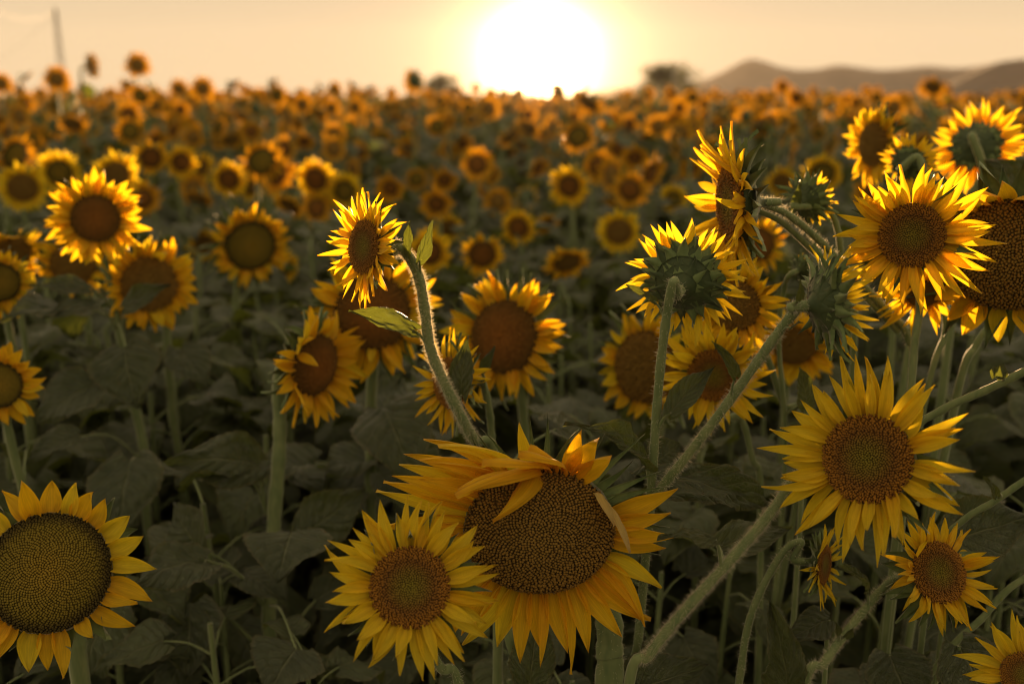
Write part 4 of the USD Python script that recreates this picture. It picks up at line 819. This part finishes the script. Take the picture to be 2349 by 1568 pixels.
def kind_plant(name, seed, H, R, L, n, pitch, disc_kind, mat, fine, nleaf, yaw=0.0, back=False, shape='broad', ratio=0.50, leaf=0.17):
    """A plant of which copies are set out: it faces -y, its foot at the origin."""
    rng = np.random.default_rng(seed)
    p = CLS + '/' + name
    UsdGeom.Xform.Define(stage, p)
    c = A([0, 0, H])
    pi, ya = math.radians(pitch), math.radians(yaw)
    n0 = A([math.sin(ya) * math.cos(pi), -math.cos(ya) * math.cos(pi), math.sin(pi)])
    r = unit(np.cross(UPZ, n0)) if not back else unit(np.cross(UPZ, n0))
    F = np.stack([r, np.cross(n0, r), n0], 1)
    b = c - n0 * R * 0.8
    sp = spline([b, b - n0 * 0.035 - UPZ * 0.01, b - n0 * 0.05 - UPZ * 0.09, A([rng.normal(0, 0.02), 0.09, H * 0.6]), A([0, 0.03, H * 0.3]), A([0, 0, -0.25])], 4)
    obj('stem', tube(sp, np.linspace(0.008, 0.014, len(sp)), 7 if fine else 5), M_STEM, p)
    put = lambda g: moved(g, F, c)
    hd = obj('flower_head', put(receptacle(R, 0.01, 14 if fine else 9)), M_BACK, p)
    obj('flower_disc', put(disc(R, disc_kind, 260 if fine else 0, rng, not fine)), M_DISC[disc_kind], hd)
    ps = petal_ring(R, L, n, rng, ratio, 0.16, 0.24, 0.0, shape, 2 if fine else 1, 6 if fine else 4, 5 if fine else 3)
    if fine:
        for g in ps:
            obj('petal', put(g), M_PETAL[mat], hd)
    else:
        obj('petals', put(merge(ps)), M_PETAL[mat], hd, kind='stuff')
    obj('sepals', put(merge(sepal_ring(R, rng, 11, 1 if not fine else 2, 0.75, -0.2, 4, 3))), M_SEPAL, hd, kind='stuff')
    for k in range(nleaf):
        az = k * 2.4 + rng.random()
        o = A([math.cos(az), math.sin(az), 0])
        h = H * (0.84 - 0.62 * (k + rng.random() * 0.6) / nleaf)
        s = sp[int(np.argmin(np.abs(sp[:, 2] - h)))]
        a = s + o * (0.07 + 0.06 * rng.random()) + UPZ * 0.05
        Lf = leaf * (0.7 + 0.5 * k / nleaf + 0.25 * rng.random())
        bb = a + unit(o + UPZ * rng.normal(-0.6, 0.3)) * Lf
        g = moved(leaf_blade(Lf, Lf * 0.88, rng, 20 if fine else 7, 11 if fine else 5, rng.uniform(0.05, 0.3), rng.uniform(0.4, 1.1), 1.3, 0.03), frame(bb - a, (rng.normal(0, 0.2), -0.2, 1)), a)
        lp = obj('leaf', g, M_LEAF[int(rng.random() < 0.35)], p)
        obj('leaf_stalk', petiole(s, a, 0.0026, rng, 4, n=4), M_STEM, lp)
    return (p, H, (R + L * 0.82) * 2)


NEARK = [kind_plant('sunflower_rust', 201, 1.40, 0.054, 0.048, 27, -8, 'rust', 0, True, 11),
         kind_plant('sunflower_seedy', 202, 1.42, 0.062, 0.044, 28, -16, 'seed', 0, True, 11),
         kind_plant('sunflower_brown', 203, 1.38, 0.056, 0.048, 26, -4, 'brown', 2, True, 11),
         kind_plant('sunflower_gold', 204, 1.41, 0.050, 0.052, 27, -10, 'rust', 0, True, 11, ratio=0.44),
         kind_plant('sunflower_nodding', 205, 1.36, 0.060, 0.050, 25, -42, 'brown', 1, True, 11)]
NEARK += [kind_plant('sunflower_rust_old', 206, 1.40, 0.058, 0.044, 17, -12, 'rust', 1, True, 11, ratio=0.52),
          kind_plant('sunflower_seedy_lemon', 207, 1.41, 0.054, 0.050, 30, -6, 'seed', 2, True, 11, ratio=0.40),
          kind_plant('sunflower_brown_ragged', 208, 1.37, 0.060, 0.052, 21, -22, 'brown', 0, True, 11, ratio=0.44)]
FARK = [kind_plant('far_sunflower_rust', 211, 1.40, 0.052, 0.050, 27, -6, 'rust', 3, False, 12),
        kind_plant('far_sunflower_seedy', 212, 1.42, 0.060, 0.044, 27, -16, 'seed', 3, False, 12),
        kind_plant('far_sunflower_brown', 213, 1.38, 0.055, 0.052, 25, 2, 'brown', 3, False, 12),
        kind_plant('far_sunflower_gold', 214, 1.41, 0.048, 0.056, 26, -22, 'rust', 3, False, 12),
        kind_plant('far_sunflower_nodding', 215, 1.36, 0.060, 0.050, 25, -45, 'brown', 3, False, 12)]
LEAFY = []
for k in range(5):
    rng = np.random.default_rng(240 + k)
    gs, ss = [], []
    p = CLS + f'/leafy_plant_{k:03d}'
    UsdGeom.Xform.Define(stage, p)
    H = 1.0
    sp = spline([A([rng.normal(0, 0.02), 0.02, H]), A([rng.normal(0, 0.02), 0.02, 0.5]), A([0, 0, -0.2])], 6)
    ss.append(tube(sp, np.linspace(0.006, 0.013, len(sp)), 6))
    for j in range(15):
        az = j * 2.4 + rng.random()
        o = A([math.cos(az), math.sin(az), 0])
        h = H * (0.97 - 0.8 * (j / 15) + rng.normal(0, 0.02))
        s = sp[int(np.argmin(np.abs(sp[:, 2] - h)))]
        a = s + o * (0.07 + 0.07 * rng.random()) + UPZ * 0.045
        Lf = 0.13 + 0.09 * j / 15 + 0.04 * rng.random()
        bb = a + unit(o + UPZ * rng.normal(-0.6, 0.35)) * Lf
        gs.append(moved(leaf_blade(Lf, Lf * 0.9, rng, 26, 13, rng.uniform(0.05, 0.35), rng.uniform(0.4, 1.4), 1.7, 0.035), frame(bb - a, (rng.normal(0, 0.25), -0.25, 1)), a))
        ss.append(petiole(s, a, 0.003, rng, 5, n=4))
    obj('leaves', merge(gs), M_LEAF[0 if k < 3 else 1], p)
    obj('stems', merge(ss), M_STEM, p)
    LEAFY.append(p)


def copy(kind, label, group, x, y, s, rot, cat='sunflower', tilt=0.0):
    path = numbered('/World', 'sunflower')
    q = UsdGeom.Xform.Define(stage, path)
    q.AddTranslateOp().Set(Gf.Vec3d(float(x), float(y), float(ground_z(x, y))))
    q.AddRotateXYZOp().Set(Gf.Vec3f(float(tilt), float(-tilt * 0.6), float(rot)))
    q.AddScaleOp().Set(Gf.Vec3f(float(s), float(s), float(s)))
    pr = q.GetPrim()
    pr.GetReferences().AddInternalReference(Sdf.Path(kind))
    pr.SetInstanceable(True)
    data(pr, label=label, category=cat, group=group)


COPIES = []      # x, y, radius


def by_pixel(kinds, x, y, span, yaw, label, k=0, group=None):
    """Sets out a copy where the photograph shows a flower of that span: its distance follows from its height."""
    p, H, width = kinds[k % len(kinds)]
    g = 0.0
    for _ in range(6):
        ysc = math.cos(PITCH) + math.sin(PITCH) * (CY - y) / FPX
        rise = (UP * (CY - y) / FPX + FW)[2] / ysc
        s = (EYE - g) / (H - rise * width * FPX * ysc / span)
        d = s * width * FPX * ysc / span
        w = at(x, y, d)
        g = float(ground_z(w[0], d))
    toward = math.degrees(math.atan2(w[0], d))                  # turns the face from -y to the camera
    copy(p, label, group, w[0], w[1], s, -toward * 1.0 + yaw)
    HEADS.append((x, y, span * 0.55, seen(w)[2]))
    COPIES.append((w[0], w[1], 0.28))


MID = [
    (52, 430, 112, 2, 'round dark-eyed sunflower near the edge, behind the full round one', 2, 1), (136, 395, 100, 6, 'dim sunflower peeping over the full round one beside its neighbour', 1, 1), (266, 402, 108, 20, 'sunflower with one lit petal just above the full round one', 2, 1),
    (346, 361, 82, 8, 'round blurred sunflower first of the row of three above the leaves', 0, 1), (415, 372, 78, 22, 'narrow blurred sunflower in the middle of the row of three', 0, 1), (458, 386, 76, 40, 'sunflower overlapped by the narrow one beside it', 2, 1),
    (525, 411, 82, 0, 'round blurred sunflower with a pale partner at its shoulder', 0, 1), (577, 426, 76, 24, 'sunflower at the shoulder of a round blurred one', 2, 1), (725, 411, 92, -20, 'sunflower with a lit upper rim left of the bowed-stem flower', 0, 1),
    (790, 438, 88, -6, 'dim sunflower right behind the bowed-stem flower top', 1, 1), (655, 340, 64, -40, 'small blurred sunflower with a bright left rim', 0, 0), (697, 325, 52, 0, 'small lemon sunflower beside the bright-rimmed one', 3, 0),
    (664, 470, 84, -46, 'ragged blurred sunflower turned aside, lower left of the bowed-stem flower', 4, 1), (576, 302, 54, 6, 'little blurred sunflower above the pair of round ones', 0, 0), (545, 325, 42, 60, 'orange-lit sliver of a sunflower in the hazy middle rows', 3, 0),
    (868, 385, 44, 78, 'thin sunflower in profile above the bowed-stem flower', 3, 0), (955, 411, 58, 8, 'small dull sunflower upper right of the bowed-stem flower', 1, 0), (1020, 413, 64, 0, 'round golden sunflower alone in the hazy rows', 3, 0),
    (1110, 440, 62, -72, 'sunflower in profile with an upright petal, under the sun', 3, 0), (1142, 462, 70, -8, 'brownish sunflower beside the profile one under the sun', 2, 0), (1306, 426, 94, -10, 'large hazy golden sunflower right below the sun', 3, 1),
    (1208, 452, 58, 176, 'pale green back of a sunflower under the sun', 1, 0), (1190, 522, 84, -12, 'hazy sunflower with an orange heart between two others', 0, 1), (1106, 582, 104, 2, 'round hazy sunflower above the wide dark-centred one', 0, 1),
    (984, 578, 104, 8, 'sunflower right of the bowed stem, its edge behind two small leaves', 0, 1), (1028, 522, 72, 4, 'small hazy sunflower above the one behind the bowed stem', 2, 1), (1420, 531, 102, 0, 'dark-eyed round sunflower left of the turned-away one', 2, 1),
    (1456, 361, 66, 2, 'small golden round sunflower in the hazy rows under the dark tree', 3, 0), (1300, 600, 108, 18, 'nodding hazy sunflower below the large golden one', 4, 1), (1410, 446, 62, -5, 'dim little sunflower right of the large hazy golden one', 2, 0),
    (1255, 512, 66, 30, 'nodding brownish sunflower between hazy ones', 4, 1), (1545, 455, 66, 0, 'dim sunflower above the turned-away flower', 1, 1), (1585, 386, 56, -12, 'small orange sunflower over the dim ones', 3, 0),
    (1625, 342, 64, 2, 'dull ochre sunflower left of the flame-like profile flower', 1, 0), (1510, 290, 58, 4, 'dark-eyed little sunflower below the dark tree', 2, 0), (1795, 418, 80, -10, 'blurred sunflower behind the half-open bud', 2, 1),
    (1886, 398, 92, 10, 'wide dull sunflower behind the half-open bud, upper side', 1, 1), (2118, 326, 52, 0, 'small orange sunflower between the two flaming ones', 3, 0), (644, 612, 88, 24, 'dim sunflower overlapped by the flat olive-centred one', 1, 1),
    (470, 560, 84, -10, 'dim sunflower left of the flat olive-centred one', 2, 1), (1560, 425, 48, 5, 'faint small sunflower in the rows above the turned-away one', 0, 0), (760, 248, 46, 0, 'dark-eyed small sunflower right of the skyline row', 2, 0),
    (925, 305, 44, 0, 'small hazy sunflower left of the sunbeam', 0, 0), (968, 325, 42, 0, 'tiny round sunflower touching its hazy neighbour', 3, 0), (805, 290, 50, -20, 'blurred sunflower with a lit right rim in the far rows', 2, 0),
    (905, 455, 50, 0, 'brown blurred sunflower right behind the spiky tip of the bowed-stem flower', 2, 0), (395, 250, 40, 10, 'small sunflower just under the skyline stems', 1, 0), (1080, 275, 40, 0, 'dark small sunflower left of the sunbeam', 2, 0),
    (130, 182, 64, 4, 'tall silhouetted sunflower in front of the mast', 2, 0), (210, 152, 60, 60, 'tall silhouetted sunflower with a leaf on its neck', 2, 0), (315, 150, 62, 12, 'tallest silhouetted sunflower against the sky', 2, 0),
    (3, 192, 52, 10, 'silhouetted sunflower at the picture edge on the skyline', 2, 0), (410, 204, 48, 0, 'silhouetted sunflower right of the tallest one', 2, 0), (465, 203, 57, 0, 'round orange-rimmed sunflower on the skyline', 2, 0),
    (535, 197, 40, 65, 'narrow silhouetted sunflower in the skyline row', 4, 0), (627, 190, 31, 70, 'thin dark sunflower bud on the skyline', 4, 0), (690, 216, 31, 10, 'tiny dark sunflower head low on the skyline', 2, 0), (767, 205, 38, 20, 'dark sunflower head on the skyline above a rounder one', 2, 0),
    (850, 208, 33, 40, 'slanted dark sunflower head on the skyline', 4, 0), (945, 196, 40, 10, 'dark sunflower head nearest the small tree', 2, 0), (1125, 218, 36, 30, 'small burnt-orange sunflower at the foot of the sun', 2, 0), (45, 208, 33, 0, 'dim sunflower bud under the skyline cup', 4, 0), (60, 180, 40, 90, 'cup-shaped silhouetted sunflower by the edge', 4, 0),
    (95, 214, 30, 25, 'small dark sunflower head low between the two edge silhouettes and the mast foot', 2, 0), (255, 214, 30, -20, 'low dark sunflower head between the two tallest silhouettes', 2, 0), (362, 218, 28, 15, 'low dark sunflower head right of the tallest silhouette stem', 0, 0),
    (500, 222, 30, -15, 'low orange-rimmed sunflower touching the round skyline one', 0, 0), (580, 214, 28, 30, 'low dark sunflower between the narrow silhouette and the thin bud', 2, 0), (655, 222, 26, -30, 'low sunflower head just right of the thin bud', 2, 0), (728, 212, 26, 50, 'turned dark sunflower head left of the pair on the skyline', 4, 0),
    (806, 216, 28, -10, 'low dark sunflower between the pair and the slanted head', 2, 0), (898, 214, 28, 10, 'low dark sunflower between the slanted head and the one by the small tree', 0, 0), (985, 222, 30, -20, 'low burnt sunflower in front of the small tree', 2, 0), (1065, 224, 28, 20, 'low glowing sunflower between the small tree and the sun', 3, 0),
    (1540, 215, 36, -40, 'sunlit sunflower in front of the dark tree', 3, 0), (1615, 238, 34, -20, 'orange sunflower right of the dark tree', 3, 0), (1745, 222, 34, 10, 'dark-eyed sunflower below the mountain peak', 2, 0), (1905, 222, 30, 0, 'small sunflower rising over the rows below the ridge', 2, 0),
    (1700, 268, 40, -10, 'sunlit sunflower lower left of the flaming one', 3, 0), (1990, 255, 36, -40, 'orange sunflower rising behind the flaming one', 3, 0), (2180, 240, 34, -30, 'orange sunflower before the dark hill', 3, 0), (2310, 262, 40, -30, 'orange sunflower at the edge before the dark hill', 3, 0),
]
for i, (x, y, span, yaw, lab, k, near) in enumerate(MID):
    by_pixel(NEARK if near else FARK, x, y, span, yaw, lab, k + 5 if near and i % 2 and k < 3 else k, None)

# ------------------------------------------------------------------ the rest of the field: nearest 200 set out singly, the far rows and the leaf cover as one thing each
rng = np.random.default_rng(77)
cand = []
row = 0.37
yy = 4.6
while yy < 125:
    step = row if yy < 30 else row * (1 + (yy - 30) / 40)
    half = yy * 0.62 + 1.5
    xs = np.arange(-half, half, 0.36 if yy < 30 else 0.36 * (1 + (yy - 30) / 30))
    for x in xs:
        cand.append((x + rng.normal(0, 0.09), yy + rng.normal(0, 0.10)))
    yy += step
cand = np.array(cand)
near_copies = np.array([(c[0], c[1]) for c in COPIES])
far, single, leafy_far = [], [], []
for (x, y) in cand:
    if len(near_copies) and np.min(np.hypot(near_copies[:, 0] - x, near_copies[:, 1] - y)) < 0.25:
        continue
    g = float(ground_z(x, y))
    rs = rng.random()
    k = rng.integers(len(FARK))
    s = np.clip(rng.normal(0.95, 0.075 if y < 9 else 0.10), 0.78, 1.24)
    v = rng.random()
    yaw = rng.normal(0, 30) if v < 0.5 else rng.normal(0, 75) if v < 0.82 else rng.uniform(90, 270)
    leafonly = rng.random() < (0.34 if y < 22 else 0.40)
    top = A([x, y, g + FARK[k][1] * s + 0.05])
    tx, ty, tz = seen(top)
    if y < 6.6:                                               # among the flowers placed one by one only leafy plants
        continue
    if not clear_of_heads([top, top - UPZ * 0.2], 0.1, 0.9) and y < 14:
        continue
    if leafonly:
        leafy_far.append((x, y, s * 1.32, rng.uniform(0, 360), rng.integers(5)))
        continue
    rec = (x, y, s, yaw - math.degrees(math.atan2(x, y)), k)
    (single if (-30 < tx < 2380 and len(single) < 140 and rs < 0.8) else far).append(rec)
MARKS = [(-1e9, 105, 'left of the mast'), (105, 180, 'right below the mast'), (180, 290, 'below the two tallest silhouettes'), (290, 440, 'beside the tallest silhouette'), (440, 580, 'below the round skyline flower'), (580, 720, 'below the thin skyline bud'),
         (720, 860, 'below the paired skyline heads'), (860, 960, 'left of the small tree'), (960, 1090, 'below the small tree'), (1090, 1240, 'below the left of the sun'), (1240, 1400, 'below the right of the sun'), (1400, 1590, 'below the dark tree'),
         (1590, 1760, 'below the mountain peak'), (1760, 1940, 'below the long ridge'), (1940, 2150, 'near the flaming sunflowers'), (2150, 1e9, 'below the dark hill')]
DEPTHS = [(0, 6.6, 'dim sunflower sunk among leaves of the middle field'), (6.6, 7.8, 'blurred golden sunflower in the nearer rows'), (7.8, 9.0, 'small blurred sunflower in the middle rows'), (9.0, 10.4, 'tiny blurred sunflower in the farther rows'), (10.4, 1e9, 'orange speck of a sunflower in the last rows')]
sunk, n_before = np.random.default_rng(79), len(single)
for _ in range(900):                                            # lower heads among the leaves of the middle field
    y = sunk.uniform(4.0, 8.2)
    x = sunk.uniform(-0.5, 0.5) * y
    sc = sunk.uniform(0.82, 1.0)
    k = int(sunk.integers(len(FARK)))
    hx, hy, hz_ = seen(A([x, y, float(ground_z(x, y)) + FARK[k][1] * sc]))
    if len(single) - n_before >= 48 or any((hx - a) ** 2 + (hy - b) ** 2 < (c + 12) ** 2 for a, b, c, _ in HEADS):
        continue
    HEADS.append((hx, hy, 34, hz_))
    single.append((x, y, sc, sunk.normal(0, 40) - math.degrees(math.atan2(x, y)), k))
for (x, y, s, r, k) in single:
    tx = seen(A([x, y, 1.4]))[0]
    m = next(q for q in MARKS if q[0] <= tx < q[1])
    e = next(q for q in DEPTHS if q[0] <= y < q[1])
    copy(FARK[k][0], f'{e[2]} {m[2]}', f'{e[2].split(" sunflower ")[-1]} {m[2]}', x, y, s, r, tilt=float(rng.normal(0, 3)))


def scatter(name, kinds, recs, label):
    """One instancer of many copies: (x, y, scale, turn, kind)."""
    pi = UsdGeom.PointInstancer.Define(stage, '/World/' + name)
    pi.CreatePrototypesRel().SetTargets([])
    for i, k in enumerate(kinds):
        q = f'/World/{name}/kind_{i:03d}'
        o = stage.DefinePrim(q, 'Xform')
        o.GetReferences().AddInternalReference(Sdf.Path(k))
        pi.GetPrototypesRel().AddTarget(q)
    recs = np.asarray(recs, float)
    n = len(recs)
    P = np.stack([recs[:, 0], recs[:, 1], ground_z(recs[:, 0], recs[:, 1])], -1)
    pi.CreatePositionsAttr(Vt.Vec3fArray.FromNumpy(P.astype(np.float32)))
    pi.CreateProtoIndicesAttr(Vt.IntArray.FromNumpy(recs[:, 4].astype(np.int32)))
    pi.CreateScalesAttr(Vt.Vec3fArray.FromNumpy(np.repeat(recs[:, 2:3], 3, 1).astype(np.float32)))
    h = np.radians(recs[:, 3]) / 2
    pi.CreateOrientationsAttr(Vt.QuathArray([Gf.Quath(float(math.cos(a)), 0.0, 0.0, float(math.sin(a))) for a in h]))
    data(pi.GetPrim(), label=label, kind='stuff')


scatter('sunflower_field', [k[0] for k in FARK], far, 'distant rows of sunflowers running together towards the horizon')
leafy = []
yy = 1.42
rng = np.random.default_rng(78)
while yy < 11:
    half = yy * 0.60 + 0.5
    stepx = 0.25 if yy < 4 else 0.33
    for x in np.arange(-half, half, stepx):
        px, py = x + rng.normal(0, 0.07), yy + rng.normal(0, 0.07)
        lim = np.interp(py, [1.3, 1.9, 3.0, 5.0, 9.0], [0.66, 0.90, 1.05, 1.12, 1.22])
        s = lim * (0.90 + 0.14 * rng.random())
        ok = False
        for _ in range(4):
            pts = [A([px + dx, py - 0.1, float(ground_z(px, py)) + s * hh]) for dx in (-0.16, 0, 0.16) for hh in (1.06, 0.9, 0.75)]
            if clear_of_heads(pts, 0.12, 0.95):
                ok = True
                break
            s *= 0.86
        if ok:
            leafy.append((px, py, s, rng.uniform(0, 360), rng.integers(5)))
    yy += 0.23 if yy < 4 else 0.33
scatter('sunflower_leaves', LEAFY, leafy + leafy_far, 'dark mass of sunflower leaves between the flower stems')

# ------------------------------------------------------------------ air
M_HAZE = usdkit.material(stage, '/World/Looks/haze', {      # fine dust that fades the distance, and coarser dust that glows close round the sun
    'v': ('principled_volume', {'density': 0.00009, 'anisotropy': 0.3, 'color': (0.95, 0.88, 0.80)}),
    'c': ('principled_volume', {'density': 0.00006, 'anisotropy': 0.997, 'color': (0.98, 0.95, 0.90)}), 's': ('add_closure', {})},
    [('v.volume', 's.closure1'), ('c.volume', 's.closure2')], volume='s.closure')
hz = trimesh.creation.box((2600, 1200, 74))
hz.apply_translation((0, 480, 35.3))
obj('haze', (np.array(hz.vertices), np.array(hz.faces), np.zeros((8, 2))), M_HAZE, smooth=False, kind='stuff', label='warm evening haze over the field')
